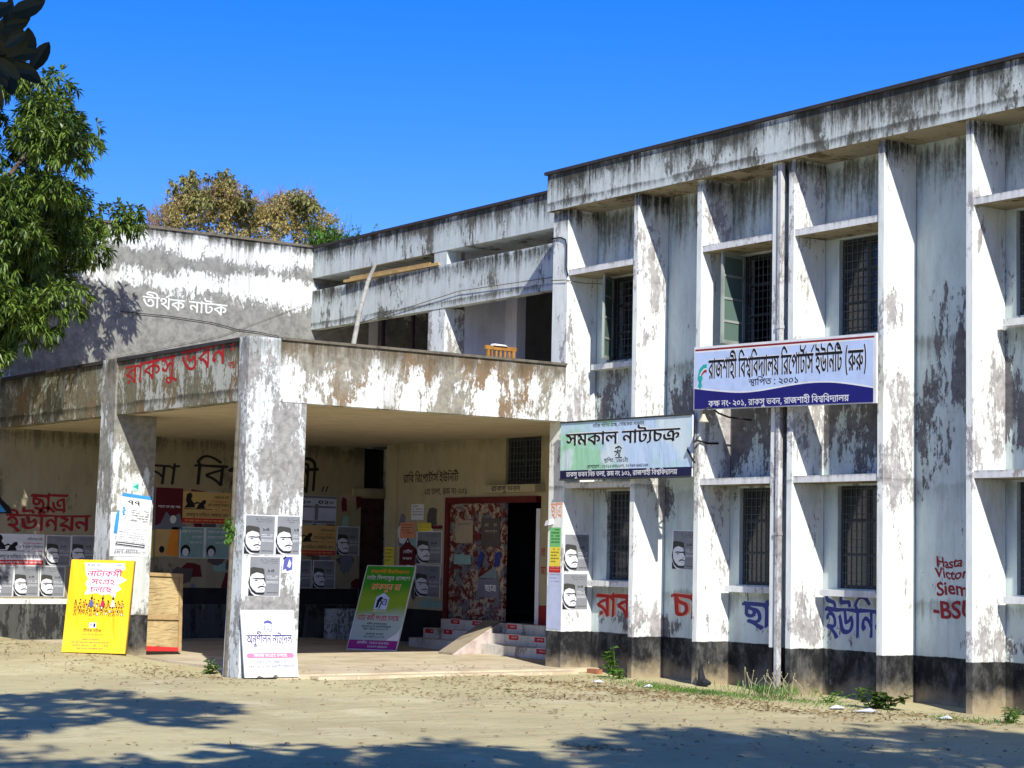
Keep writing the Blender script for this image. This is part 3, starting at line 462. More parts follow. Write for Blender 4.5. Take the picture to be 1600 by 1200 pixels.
TX={
'big1':(18539,'46,0,0 54,596,0 27,862,0 48,1779,0 54,2456,0 51,2722,0 56,3252,0 55,3778,0 42,4044,0 273,4640,0 55,5322,0 42,5588,0 37,6184,0 202,6787,0 54,7042,0 47,7308,0 70,8039,0 55,8925,0 46,9191,0 61,9787,0 40,10133,0 54,10849,0 30,11115,0 131,11682,0 54,11682,0 50,11948,0 131,12630,0 10,12890,0 12,13420,0 55,14132,0 39,14398,0 520,15002,0 593,16095,0 454,16514,0 454,17317,0 594,18120,0'),
'est1':(5858,'437,0,0 54,721,0 55,987,0 40,1253,0 35,1969,0 611,2936,0 77,3490,0 75,4082,0 75,4674,0 76,5266,0'),
'room1':(19647,'20,0,0 129,807,0 39,1986,0 6,2590,0 598,3028,0 77,3628,0 75,4220,0 76,4812,0 597,5404,0 46,5927,0 54,6523,0 20,6789,0 50,7596,0 57,8278,0 43,8538,0 42,9259,0 39,9855,0 597,10459,0 46,10982,0 54,11578,0 27,11844,0 48,12761,0 54,13438,0 51,13704,0 56,14234,0 55,14760,0 42,15026,0 273,15622,0 55,16304,0 42,16570,0 37,17166,0 202,17769,0 54,18024,0 47,18290,0 70,19021,0'),
'gtop':(14891,'39,0,0 54,604,0 30,870,0 20,1437,0 48,2504,0 54,3181,0 55,3447,0 34,3713,0 35,4333,0 51,5300,0 61,5830,0 312,6176,0 597,7161,0 450,7684,0 48,8030,0 54,8707,0 49,8973,0 61,9606,0 20,9952,0 46,10759,0 54,11355,0 50,11881,0 54,12563,0 42,12829,0 38,13425,0 54,14021,0 39,14287,0'),
'gmain':(6557,'50,0,0 44,682,0 20,1304,0 54,2111,0 47,2377,0 39,3368,0 54,3972,0 30,4238,0 202,4805,0 25,5060,0 203,5627,0'),
'gest':(6826,'437,0,0 54,721,0 55,987,0 40,1253,0 35,1969,0 611,2936,0 76,3490,0 84,4082,0 83,4674,0 76,5266,0 10,5858,0 6,6388,0'),
'gcon':(19095,'450,0,0 45,346,0 54,972,0 22,1238,0 54,1894,0 61,2160,0 45,2506,0 54,3132,0 22,3398,0 611,4314,0 75,4868,0 76,5460,0 82,6052,0 76,6644,0 77,7236,0 598,7828,0 81,8168,0 82,8760,0 84,9352,0 76,9944,0 75,10536,0 82,11128,0 597,11720,0 75,12243,0 76,12835,0 82,13427,0 81,14019,0 78,14611,0 598,15203,0 84,15543,0 81,16135,0 79,16727,0 76,17319,0 81,17911,0 81,18503,0'),
'groom':(22667,'46,0,0 54,596,0 20,862,0 50,1669,0 57,2351,0 43,2611,0 42,3332,0 39,3928,0 55,4792,0 39,5058,0 25,5662,0 35,6489,0 47,7196,0 54,7927,0 597,8193,0 454,8716,0 44,9519,0 39,10401,0 6,11005,0 76,11703,0 75,12295,0 76,12887,0 597,13479,0 46,14002,0 54,14598,0 27,14864,0 48,15781,0 54,16458,0 51,16724,0 56,17254,0 55,17780,0 42,18046,0 273,18642,0 55,19324,0 42,19590,0 37,20186,0 202,20789,0 54,21044,0 47,21310,0 70,22041,0'),
'raksu':(2351,'46,0,0 54,596,0 20,862,0 50,1669,0 57,2351,0'),
'bhaban':(1921,'43,0,0 42,721,0 39,1317,0'),
'side1':(1060,'51,0,0 10,530,0'),
'side2':(1424,'275,0,0 54,720,0 7,986,0'),
'tirthak':(4929,'35,0,0 56,707,0 36,973,0 131,1557,0 20,1618,0 39,2685,0 54,3289,0 30,3555,0 20,4122,0'),
'chhatra':(1668,'26,0,0 54,687,0 219,953,0'),
'union':(3342,'10,0,0 12,530,0 55,1242,0 39,1508,0 70,2112,0 39,2738,0'),
'na':(870,'39,0,0 54,604,0'),
'biplobi':(2440,'55,0,0 42,266,0 380,862,0 42,1578,0 56,2174,0'),
'shri':(958,'232,0,0 56,692,0'),
'rabi':(8894,'46,0,0 54,596,0 55,862,0 42,1128,0 55,1984,0 46,2250,0 61,2846,0 40,3192,0 54,3908,0 30,4174,0 131,4741,0 54,4741,0 50,5007,0 131,5689,0 10,5949,0 12,6479,0 55,7191,0 39,7457,0 520,8061,0'),
'tala':(8548,'77,0,0 70,592,0 35,1478,0 47,2185,0 54,2916,0 597,3182,0 454,3705,0 44,4508,0 39,5390,0 6,5994,0 598,6432,0 77,6772,0 75,7364,0 76,7956,0'),
'raksubhaban':(4532,'46,0,0 54,596,0 20,862,0 50,1669,0 57,2351,0 43,2611,0 42,3332,0 39,3928,0'),
'natyakarmi':(3387,'39,0,0 54,604,0 30,870,0 202,1437,0 20,1692,0 44,2499,0 502,3121,0'),
'sangraha':(2377,'50,0,0 6,682,0 205,1120,0 51,1847,0'),
'cholche':(2331,'25,0,0 47,567,0 61,1298,0 26,1644,0'),
'ru':(8665,'46,0,0 54,596,0 27,862,0 48,1779,0 54,2456,0 51,2722,0 56,3252,0 55,3778,0 42,4044,0 273,4640,0 55,5322,0 42,5588,0 37,6184,0 202,6787,0 54,7042,0 47,7308,0 70,8039,0'),
'anushilon':(7061,'8,0,0 39,893,0 57,1497,0 48,1497,0 56,2174,0 47,2440,0 39,3171,0 39,4035,0 54,4639,0 30,4905,0 202,5472,0 37,5727,0 47,6330,0'),
'member':(7450,'50,0,0 37,682,0 50,1285,0 202,1967,0 50,2482,0 6,3164,0 205,3602,0 51,4329,0 25,5119,0 47,5686,0 61,6417,0 26,6763,0'),
'time':(9393,'55,0,0 42,266,0 20,862,0 54,1669,0 47,1935,0 79,2926,0 30,3778,0 54,4345,0 598,4871,0 50,5471,0 364,6153,0 202,6927,0 54,7182,0 82,7708,0 30,8560,0 54,9127,0'),
'addr':(17162,'46,0,0 54,596,0 20,862,0 50,1669,0 57,2351,0 43,2611,0 42,3332,0 39,3928,0 77,4792,0 70,5384,0 35,6270,0 47,6977,0 54,7708,0 597,7974,0 46,8497,0 54,9093,0 27,9359,0 48,10276,0 54,10953,0 51,11219,0 56,11749,0 55,12275,0 42,12541,0 273,13137,0 55,13819,0 42,14085,0 37,14681,0 202,15284,0 54,15539,0 47,15805,0 70,16536,0'),
'play':(8167,'39,0,0 54,604,0 30,870,0 202,1437,0 55,1952,0 40,2218,0 40,2934,0 54,3650,0 50,3916,0 57,4598,0 46,4598,0 224,5454,0 54,6209,0 307,6475,0 61,7201,0 34,7547,0'),
'play2':(4069,'46,0,0 54,596,0 20,862,0 50,1669,0 57,2351,0 46,2351,0 46,3207,0 54,3803,0'),
'play3':(8875,'39,0,0 54,604,0 30,870,0 202,1437,0 20,1952,0 44,2759,0 502,3381,0 50,3907,0 6,4589,0 205,5027,0 51,5754,0 25,6544,0 47,7111,0 61,7842,0 26,8188,0'),
'contact':(9405,'50,0,0 54,682,0 55,948,0 42,1214,0 131,1810,0 20,1810,0 450,2877,0 45,3223,0 54,3849,0 22,4115,0 54,4771,0 61,5037,0 45,5383,0 54,6009,0 22,6275,0 20,7191,0 454,7998,0 39,8801,0'),
'hours':(11191,'50,0,0 44,682,0 70,1304,0 611,2190,0 55,2744,0 42,3010,0 20,3606,0 54,4413,0 47,4679,0 79,5670,0 599,6262,0 75,6530,0 75,7122,0 598,7714,0 81,8054,0 599,8646,0 75,8914,0 75,9506,0 30,10358,0 54,10925,0'),
'mob':(11023,'450,0,0 44,346,0 54,968,0 42,1234,0 54,1830,0 10,2096,0 47,2626,0 611,3617,0 75,4171,0 76,4763,0 80,5355,0 77,5947,0 76,6539,0 598,7131,0 84,7471,0 77,8063,0 76,8655,0 77,9247,0 84,9839,0 76,10431,0'),
'mob2':(6852,'75,0,0 76,592,0 82,1184,0 77,1776,0 82,2368,0 598,2960,0 76,3300,0 79,3892,0 84,4484,0 84,5076,0 77,5668,0 75,6260,0'),
'n14':(1184,'76,0,0 79,592,0'),
'n32':(1184,'78,0,0 77,592,0'),
'n77':(1184,'82,0,0 82,592,0'),
'p1':(5068,'8,0,0 55,893,0 42,1159,0 47,1755,0 61,2486,0 269,2832,0 25,3705,0 54,4272,0 10,4538,0'),
'p2':(7137,'25,0,0 54,567,0 10,833,0 46,1623,0 54,2219,0 20,2485,0 50,3292,0 57,3974,0 55,4234,0 39,4500,0 42,5104,0 131,5700,0 54,5700,0 25,5966,0 39,6533,0'),
'p3':(11601,'46,0,0 54,596,0 20,862,0 50,1669,0 57,2351,0 592,2351,0 46,2677,0 37,3533,0 54,4136,0 55,4402,0 42,4668,0 61,5264,0 35,5610,0 450,6577,0 50,6923,0 54,7605,0 311,7871,0 54,8733,0 46,8999,0 450,9855,0 51,10201,0 54,10731,0 39,10997,0'),
'chai':(1363,'25,0,0 54,567,0 10,833,0'),
'notice':(2726,'450,0,0 39,346,0 54,950,0 520,1216,0 48,2049,0'),
'mana':(888,'44,0,0 54,622,0'),
'ta':(973,'35,0,0 54,707,0'),
}
# ---------------------------------------------------------------- ground
def gh(x, y):
    t = min(max((-x-.9)/2.3, 0), 1)*min(max((-y-4.3)/.55, 0), 1)
    d = math.hypot(x-7, y+6)
    fade = math.exp(-(d/60)**2)
    return .112*t*t*(3-2*t) + fade*(.012*math.sin(x*1.7+y*.6)*math.sin(y*1.3-x*.4) + .006*math.sin(x*4.1-y*2.2))-.004
mb = MB()
def axis(lo, hi, near0, near1, fine):
    a = []; v = near0
    while v < near1: a.append(v); v += fine
    k = fine
    v = near1
    while v < hi: a.append(v); k *= 1.5; v += k
    a.append(hi); k = fine*1.5; v = near0-k; pre = []
    while v > lo: pre.append(v); k *= 1.5; v -= k
    pre.append(lo)
    return pre[::-1] + a
gx = axis(-400, 400, -9, 15, .25); gy = axis(-400, 400, -14, 1.5, .25)
for y in gy:
    for x in gx: mb.v.append((x, y, gh(x, y)))
nx = len(gx)
for j in range(len(gy)-1):
    for i in range(nx-1):
        mb.f.append((j*nx+i, j*nx+i+1, (j+1)*nx+i+1, (j+1)*nx+i)); mb.mi.append(0)
n = NB('sandy_ground')
a = n.noise(.35, 6, .6, (1,1,1), .3); b = n.noise(2.6, 8, .68); c = n.noise(22, 5, .75)
col = n.mix((.575,.505,.275), (.49,.42,.235), n.step(a, .40, .62))
col = n.mix(col, (.44,.32,.175), n.m_('MULTIPLY', n.step(b, .52, .70), .7))
col = n.mix(col, (.68,.60,.37), n.m_('MULTIPLY', n.step(n.noise(1.1, 7, .6, (1,1,1), 0, (4,4,4)), .55, .68), .6))
col = n.mix(col, (.26,.19,.11), n.m_('MULTIPLY', n.step(c, .60, .72), .6))
n.col(col)
rut = n.noise(.9, 5, .6, (2.2, .5, 1), .6)
n.bump(n.m_('ADD', n.m_('ADD', n.m_('MULTIPLY', b, 1.2), n.m_('MULTIPLY', c, .5)), n.m_('MULTIPLY', rut, 1.6)), .8, .045)
M['ground'] = n.done(.95)
struct(mb.build('ground', M['ground'], smooth=True))

# ---------------------------------------------------------------- the building
LW = -8.32; PF = .361; PL = -4.933; ZR = 6.99; LG = .77; DW = 1.7; D = .528
B = empty('university_building', (4.0, 4.0, 0), 'two storey whitewashed concrete building with stained walls, deep fins and an open porch', 'building')
def part(mb, name, mat, parent=None, label=None):
    o = mb.build(name, mat, parent or B)
    if label: o['label'] = label
    return o
# --- right wing
XE = 16.0
FIN = [(0, .361), (1.819, 1.922), (3.115, 3.218), (4.53, 4.61), (4.815, 4.918), (6.30, 6.403), (7.616, 7.72), (9.12, 9.22), (10.45, 10.55), (11.95, 12.05), (13.4, 13.5), (14.9, 15.0)]
WIN = [(.67, 1.50), (3.40, 4.35), (5.15, 6.05), (7.87, 8.90), (10.75, 11.70), (13.7, 14.65)]
SHELF = [(.361, 1.819), (3.218, 4.53), (4.918, 6.30), (7.72, 9.12), (10.55, 11.95), (13.5, 14.9)]
ZW = [(1.262, 2.485), (4.30, 5.465)]
holes = [(a, b, z0, z1) for a, b in WIN for z0, z1 in ZW]
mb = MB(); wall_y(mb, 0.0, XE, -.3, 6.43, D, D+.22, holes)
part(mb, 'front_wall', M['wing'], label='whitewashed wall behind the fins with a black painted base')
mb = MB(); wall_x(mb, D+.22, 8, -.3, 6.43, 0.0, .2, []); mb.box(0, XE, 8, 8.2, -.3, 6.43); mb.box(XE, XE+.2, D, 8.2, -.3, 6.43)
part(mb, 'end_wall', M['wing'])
mb = MB(); mb.box(.2, XE, D+.22, 8, 3.05, 3.25); mb.box(.2, XE, 3.6, 3.7, .0, 3.05); mb.box(.2, XE, 3.6, 3.7, 3.25, 6.43)
part(mb, 'room_partition', M['room'])
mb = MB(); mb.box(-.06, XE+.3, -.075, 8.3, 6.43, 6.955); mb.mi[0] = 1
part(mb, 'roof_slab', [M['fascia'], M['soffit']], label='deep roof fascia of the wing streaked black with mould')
mb = MB(); mb.box(-.10, XE+.34, -.11, 8.34, 6.957, 7.0)
part(mb, 'roof_coping', M['coping'])
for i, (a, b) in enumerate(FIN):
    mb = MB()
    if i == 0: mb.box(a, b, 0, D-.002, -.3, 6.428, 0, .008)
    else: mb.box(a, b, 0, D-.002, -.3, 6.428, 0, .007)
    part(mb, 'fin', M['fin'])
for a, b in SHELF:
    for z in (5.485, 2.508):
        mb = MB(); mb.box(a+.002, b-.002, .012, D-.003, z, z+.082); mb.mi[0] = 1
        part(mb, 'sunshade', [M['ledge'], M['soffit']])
    for z in (4.172, 1.172):
        mb = MB(); mb.box(a+.115, b-.002, .345, D-.003, z, z+.076)
        part(mb, 'window_sill', M['ledge'])

def window(x0, x1, z0, z1, y, rows=3, open_leaf=None, parent=None):
    mb = MB(); t = .045
    mb.box(x0+.002, x0+t, y, y+.06, z0+.002, z1-.002); mb.box(x1-t, x1-.002, y, y+.06, z0+.002, z1-.002)
    mb.box(x0+t, x1-t, y, y+.06, z0+.002, z0+t); mb.box(x0+t, x1-t, y, y+.06, z1-t, z1-.002)
    xm = (x0+x1)/2
    mb.box(xm-.025, xm+.025, y+.004, y+.056, z0+t, z1-t)
    for k in range(1, rows):
        z = z0 + (z1-z0)*k/rows
        mb.box(x0+t, xm-.025, y+.008, y+.052, z-.016, z+.016); mb.box(xm+.025, x1-t, y+.008, y+.052, z-.016, z+.016)
    fr = mb.build('window', M['frame'], parent or B)
    mb = MB(); k = x0+t+.06
    while k < x1-t:
        mb.box(k-.0035, k+.0035, y-.028, y-.020, z0+.01, z1-.01); k += .085
    k = z0+.09
    while k < z1-.03:
        mb.box(x0+.01, x1-.01, y-.019, y-.012, k-.0035, k+.0035); k += .10
    mb.build('grille', M['grille'], fr)
    mb = MB()
    if open_leaf is None:
        mb.box(x0+t-.01, x1-t+.01, y+.024, y+.032, z0+t-.01, z1-t+.01)
    else:
        mb.box(xm, x1-t+.01, y+.024, y+.032, z0+t-.01, z1-t+.01)
    mb.build('pane', M['glass'], fr)
    if open_leaf:
        ang, lw_ = open_leaf
        dx, dy = math.cos(ang), -math.sin(ang); px, py = -dy, dx
        def slab(mb, u0, u1, za, zb, th):
            q = [(x0+.01+dx*u0-px*th, y-.03+dy*u0-py*th), (x0+.01+dx*u1-px*th, y-.03+dy*u1-py*th), (x0+.01+dx*u1+px*th, y-.03+dy*u1+py*th), (x0+.01+dx*u0+px*th, y-.03+dy*u0+py*th)]
            mb.prism(q, za, zb)
        mb = MB(); slab(mb, 0, .04, z0, z1, .016); slab(mb, lw_-.04, lw_, z0, z1, .016)
        slab(mb, .04, lw_-.04, z0, z0+.05, .014); slab(mb, .04, lw_-.04, z1-.05, z1, .014)
        for k in range(1, 4): slab(mb, .04, lw_-.04, z0+(z1-z0)*k/4-.015, z0+(z1-z0)*k/4+.015, .014)
        sh = mb.build('shutter', M['shutter'], fr)
        sh['label'] = 'open green casement leaf'
        mb = MB(); slab(mb, .035, lw_-.035, z0+.045, z1-.045, .004)
        mb.build('shutter_pane', M['glass_g'], fr)
    return fr
for i, (a, b) in enumerate(WIN):
    for j, (z0, z1) in enumerate(ZW):
        ol = None
        if j == 1 and i == 0: ol = (math.radians(56), .42)
        if j == 1 and i == 1: ol = (math.radians(79), .47)
        window(a, b, z0, z1, D+.06, 3, ol)
# rain pipe in the gap of the twin fins
mb = MB(); mb.box(4.635, 4.705, -.02, .05, -.1, 6.425, 0, .01)
for z in (1.9, 4.4): mb.box(4.628, 4.712, -.027, .058, z-.02, z+.02)
o = mb.build('downpipe', plaster('worn_downpipe', (.56,.56,.56), (.36,.34,.33), .50, grime=.7, sc=3, jag=.4), B)
o['label'] = 'whitewashed rain pipe running down between the twin fins'
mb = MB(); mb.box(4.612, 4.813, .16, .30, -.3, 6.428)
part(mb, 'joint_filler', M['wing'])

# --- left block
mb = MB(); wall_x(mb, -12.0, 8, -.3, 6.975, LW-.25, LW, [(1.90, 2.46, .62, 2.535), (1.95, 2.44, 2.72, 3.44)])
part(mb, 'block_wall', M['left_wall'], label='big blank end wall of the left block, grey with washed-out white bands')
mb = MB(); mb.box(-17, LW-.25, -12.2, 8, 6.45, 6.90); mb.box(-17, -16.8, -12, 8, -.3, 6.45); mb.box(-17, LW-.25, -12.2, -12.0, -.3, 6.45); mb.box(-17, 0, 8, 8.2, -.3, 6.43)
part(mb, 'block_shell', M['left_wall'])
mb = MB(); mb.box(LW-.29, LW+.035, -12.2, LG-.04, 6.977, 7.02)
part(mb, 'block_coping', M['coping_lt'])
# inside face of the block wall under the porch: cream paint skin, proud of the wall
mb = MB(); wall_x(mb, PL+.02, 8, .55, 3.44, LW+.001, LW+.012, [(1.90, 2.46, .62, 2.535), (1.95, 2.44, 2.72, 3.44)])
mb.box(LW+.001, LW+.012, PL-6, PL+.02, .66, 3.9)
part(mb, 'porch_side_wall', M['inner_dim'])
mb = MB(); mb.box(LW+.001, LW+.02, PL-6, 1.2, -.3, .62)
part(mb, 'wall_base', plaster('sooty_wall_base', (.075,.078,.072), (.03,.03,.03), .48, None, [], grime=.3, sc=2.4))
mb = MB(); mb.box(LW+.014, LW+.022, -3.2, 1.88, .622, .90); mb.box(-6.715, -5.2, DW-.011, DW-.001, .06, .62)
part(mb, 'dark_lower_band', plain('black_lower_band', (.022,.022,.026), .8, .3, 0, 5))  # near-black band along the lower walls under the porch
mb = MB(); mb.box(LW+.001, LW+.024, PL-6, -3.30, .62, .705)
part(mb, 'white_band', M['ledge'])
# dark door and window at the end of that wall
mb = MB(); mb.box(LW-.14, LW-.10, 1.90, 2.46, .62, 2.535)
part(mb, 'side_door', plain('scuffed_dark_door', (.075,.035,.03), .7, .3, 0, 8))
mb = MB(); mb.box(LW-.16, LW-.13, 1.95, 2.44, 2.72, 3.44)
part(mb, 'side_window', M['glass'])
mb = MB(); mb.box(LW+.013, LW+.09, 1.70, 2.5, 2.56, 2.70)
part(mb, 'lintel_ledge', M['inner_wall'])

# --- loggia between the blocks
mb = MB(); mb.box(LW, -.062, LG, 8, 6.43, 6.957)
part(mb, 'loggia_roof', M['loggia'], label='roof fascia of the recessed upper gallery streaked with mould')
mb = MB(); mb.box(LW+.036, -.101, LG-.04, 8, 6.959, 7.003)
part(mb, 'loggia_coping', M['coping'])
mb = MB(); mb.box(LW+.001, -.002, LG, LG+.16, 5.50, 6.20)
part(mb, 'loggia_band', M['loggia'], label='stained concrete band across the upper gallery opening')
mb = MB(); mb.box(-4.32, -3.95, LG+.01, LG+.3, 6.20, 6.43)
part(mb, 'band_post', M['loggia'])
mb = MB(); mb.box(-4.46, -3.975, LG+.012, LG+.40, 3.75, 5.50)
part(mb, 'gallery_pier', M['column'])
mb = MB(); mb.box(-4.10, -3.977, LG+.40, 1.97, 3.75, 6.43)
part(mb, 'gallery_cross_wall', M['loggia_in'])
mb = MB(); wall_y(mb, LW, 0, 3.75, 6.43, 1.97, 2.15, [(LW+.02, -5.0, 3.78, 6.1), (-3.65, -.6, 3.98, 6.1)])
part(mb, 'gallery_back_wall', M['loggia_in'])
mb = MB(); mb.box(LW, 0, 4.6, 4.7, 3.75, 6.43); mb.box(LW, 0, 2.15, 8, 3.44, 3.745)
part(mb, 'gallery_room', M['room'])
mb = MB()
mb.box(-7.9, -7.84, 1.985, 2.03, 3.8, 6.05); mb.box(-6.9, -6.84, 1.985, 2.03, 3.8, 6.05); mb.box(-5.95, -5.89, 1.985, 2.03, 3.8, 6.05)
part(mb, 'gallery_door_frame', plain('dark_plum_door_frame', (.035,.025,.04), .6))

# --- porch
mb = MB(); mb.box(LW+.001, PF-.2, PL+.2, DW+.2, 3.44, 3.745); mb.box(PF-.2, PF-.002, PL+.004, 0, 3.44, 3.73)
part(mb, 'porch_slab', M['ceiling'])
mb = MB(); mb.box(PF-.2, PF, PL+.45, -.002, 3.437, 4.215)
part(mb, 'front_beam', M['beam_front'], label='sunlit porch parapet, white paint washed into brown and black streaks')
mb = MB(); mb.box(PF-.21, PF+.03, PL+.452, -.003, 4.217, 4.25)
part(mb, 'front_coping', M['coping_lt'])
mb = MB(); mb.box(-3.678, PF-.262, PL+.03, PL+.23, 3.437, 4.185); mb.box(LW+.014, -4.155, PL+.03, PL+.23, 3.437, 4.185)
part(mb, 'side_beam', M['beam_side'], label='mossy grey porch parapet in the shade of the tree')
mb = MB(); mb.box(-3.677, PF-.263, PL+.0, PL+.24, 4.187, 4.235); mb.box(LW+.014, -4.156, PL+.0, PL+.24, 4.187, 4.235)
part(mb, 'side_coping', M['coping'])
# columns: shallow at the top, deeper towards the foot on the left
def column(x1, y0, y1, top_w, base_w, zt, mat, lab):
    mb = MB()
    mb.hexa([(x1-base_w, y0, -.3), (x1, y0, -.3), (x1, y1, -.3), (x1-base_w, y1, -.3), (x1-top_w, y0, 3.43), (x1, y0, 3.43), (x1, y1+.04, 3.43), (x1-top_w, y1+.04, 3.43)])
    mb.box(x1-top_w, x1-.0, y0, y0+.449, 3.43, zt)
    return part(mb, 'porch_column', mat, label=lab)
column(PF+.001, PL, -4.13, .26, .44, 4.235, M['column'], 'broad sunlit porch column covered with posters')
column(-3.68, PL, -4.32, .47, .62, 4.235, M['column_dark'], 'broad porch column half in shade with paper notices')
mb = MB(); mb.tube([(PF-.33, PL-.0, .0), (PF-.26, PL-.015, 1.6), (PF-.19, PL-.02, 3.4)], .03, 8)
part(mb, 'column_pipe', M['coping_lt'])
# entrance wall
mb = MB(); wall_y(mb, -7.05, 0, -.2, 3.44, DW, DW+.2, [(-5.19, -2.50, .505, 2.50), (-3.49, -2.53, 2.69, 3.435)])
part(mb, 'entrance_wall', M['inner_wall'])
mb = MB(); mb.box(-7.06, -6.72, DW-.05, DW+.21, -.2, 3.439)
part(mb, 'pilaster', M['inner_wall'])
mb = MB(); mb.box(-3.95, -2.40, DW-.20, DW-.001, 2.555, 2.672)
part(mb, 'door_ledge', M['inner_wall'])
mb = MB(); mb.box(-7.0, -6.9, DW+.2, 6, -.2, 3.44); mb.box(-6.9, 0, 5.0, 5.1, .4, 3.44); mb.box(-6.9, 0, DW+.2, 5.0, .3, .495); mb.box(LW, -7.0, 6, 6.1, -.2, 3.44)
part(mb, 'hall_shell', M['room'])
window(-3.49, -2.53, 2.69, 3.435, DW+.05, 2)
# door: red leaves covered with torn paper, right leaf open on the dark hall
n = NB('torn_paper_red_door')
v = n.noise(6.5, 12, .74, (1,1,1.2), .5); v2 = n.noise(14, 8, .7, (1,1,.6), .2, (3,1,2))
base = n.mix((.15,.022,.018), (.06,.012,.010), n.step(v2, .4, .7))
pap = n.mix((.46,.38,.28), (.17,.19,.21), n.step(n.noise(3.1, 4, .6, (1,1,1), 0, (8,3,1)), .49, .53))
pap = n.mix(pap, (.07,.06,.06), n.step(n.noise(34, 5, .7, (1,1,2.4)), .53, .58))
c = n.mix(base, pap, n.step(n.m_('ADD', n.m_('MULTIPLY', v, .8), n.m_('MULTIPLY', v2, .2)), .485, .50))
n.col(c); n.bump(v, .4, .01)
M['door_paper'] = n.done(.8)
M['door_red'] = plain('dark_red_door_paint', (.13,.018,.016), .55, .2, 0, 6)
mb = MB(); mb.box(-5.19, -5.08, DW-.03, DW+.12, .505, 2.498); mb.box(-5.08, -2.60, DW-.03, DW+.12, 2.40, 2.499)
fr = part(mb, 'door_frame', M['door_red'])
for x0, x1 in ((-5.078, -4.29), (-4.285, -3.50)):
    mb = MB(); mb.box(x0, x1, DW+.03, DW+.07, .515, 2.398, 1)
    mb.box(x0, x0+.10, DW+.012, DW+.03, .515, 2.398, 0); mb.box(x1-.10, x1, DW+.012, DW+.03, .515, 2.398, 0)
    for z in (.515, 1.28, 1.62, 2.30): mb.box(x0+.10, x1-.10, DW+.013, DW+.03, z, z+(.14 if z < .6 else .09), 0)
    o = mb.build('door_leaf', [M['door_paper'], M['door_paper']], B)
    o['label'] = 'dark red door leaf covered in torn posters'
F = Flat((0, DW+.012, 0), (1,0,0), (0,0,1), .004)
F.poly([(-4.95,1.40),(-4.42,1.40),(-4.45,1.55),(-4.92,1.57)],0,0); F.rect(-4.22,.88,-3.62,1.18,1,0); F.text('chhatra',-4.02,.98,.32,.10,2,1,50); F.poly([(-4.2,1.19),(-3.66,1.20),(-3.75,1.38)],3,0)
F.rect(-4.9,1.75,-4.40,2.12,4,0); F.rect(-4.15,1.70,-3.62,2.15,5,0); ibars(F,-4.05,-3.7,2.02,.06,4,4,1); ibars(F,-4.05,-3.7,1.92,.05,5,4,1); ibars(F,-4.85,-4.45,2.03,.06,7,1,1)
F.poly([(-4.20,1.30),(-4.05,1.55),(-4.15,1.62),(-4.24,1.5)],6,2); F.poly([(-3.78,1.36),(-3.6,1.4),(-3.58,1.62),(-3.74,1.6)],6,2)
o = F.build('torn_bill', [M['dull_green'], M['slate_print'], M['paper'], M['cyan_dull'], M['tan_paper'], M['dark_paper'], M['navy_paint']], B); o['label'] = 'torn bills stuck on the red door'
mb = MB(); mb.box(-2.60, -2.502, DW-.02, DW+.1, .505, 2.30)
part(mb, 'door_jamb', M['paper'], label='white painted door jamb')
mb = MB(); mb.box(-3.30, -2.62, DW+.9, DW+.93, .505, 2.25)
part(mb, 'inner_sheet', plain('dark_blue_sheet', (.02,.035,.085), .6))  # plain dark blue sheet set back inside the door opening
# glued remnants of older bills: irregular torn patches, part of the wall's surface
q = random.Random(77)
def remnants(F, x0, x1, z0, z1, k, mats):
    for i_ in range(k):
        cx_, cz_ = q.uniform(x0, x1), q.uniform(z0, z1); w_, h_ = q.uniform(.05,.22), q.uniform(.05,.20); pts = []
        for a in range(9):
            t = 2*math.pi*a/9; r_ = q.uniform(.65, 1.0); c_, s_ = math.cos(t), math.sin(t); m_ = max(abs(c_), abs(s_))
            pts.append((cx_+c_/m_*w_*r_, cz_+s_/m_*h_*r_))
        F.poly(pts, q.randrange(mats), i_ % 5)
F = Flat((0, DW, 0), (1,0,0), (0,0,1), .0006, .0004); remnants(F, -6.6, -5.35, .75, 2.2, 34, 5)
o = F.build('paper_remnants', [M['paper'], M['tan_paper'], M['slate_print'], M['dull_green'], M['dark_paper']], B); o['label'] = 'torn remnants of old bills on the entrance wall'; o['kind'] = 'stuff'
F = Flat((LW+.013, 0, 0), (0,1,0), (0,0,1), .0006, .0004); remnants(F, -2.8, 1.85, .75, 2.55, 80, 5)
o = F.build('paper_remnants', [M['tan_paper'], M['slate_print'], M['dark_paper'], M['maroon_print'], M['dull_green']], B); o['label'] = 'torn remnants of old bills on the inner porch wall'; o['kind'] = 'stuff'
# platform, steps, ramp
n = NB('worn_platform_concrete')
a = n.noise(1.5, 8, .65); c = n.mix((.62,.53,.37), (.48,.39,.26), n.step(a, .4, .65))
c = n.mix(c, (.62,.56,.45), n.step(n.noise(3, 6, .6, (.35,3,1), .3), .60, .64)); n.col(c); n.bump(n.noise(14, 6, .7), .3, .01)
M['platform'] = n.done(.92)
mb = MB(); mb.box(LW+.03, PF+.22, PL+.42, .97, -.3, .045); mb.box(PF+.221, .80, -4.05, -.02, -.3, .024)
part(mb, 'porch_floor', M['platform'])
M['step'] = plaster('whitewashed_step', (.66,.64,.58), (.33,.30,.26), .44, None, [], grime=.4, sc=2.5)
for k, (x0, y) in enumerate(((-5.10, .97), (-5.06, 1.22), (-4.92, 1.47))):
    mb = MB(); mb.box(x0, -.01, y, DW-.001 if k == 2 else y+.249, -.2, (.195, .352, .504)[k])
    part(mb, 'step', M['step'])
mb = MB(); mb.hexa([(-3.15, .28, .046), (-2.78, .28, .046), (-3.30, 1.47, .353), (-3.72, 1.47, .353), (-3.15, .28, .075), (-2.78, .28, .075), (-3.30, 1.52, .535), (-3.72, 1.52, .535)])
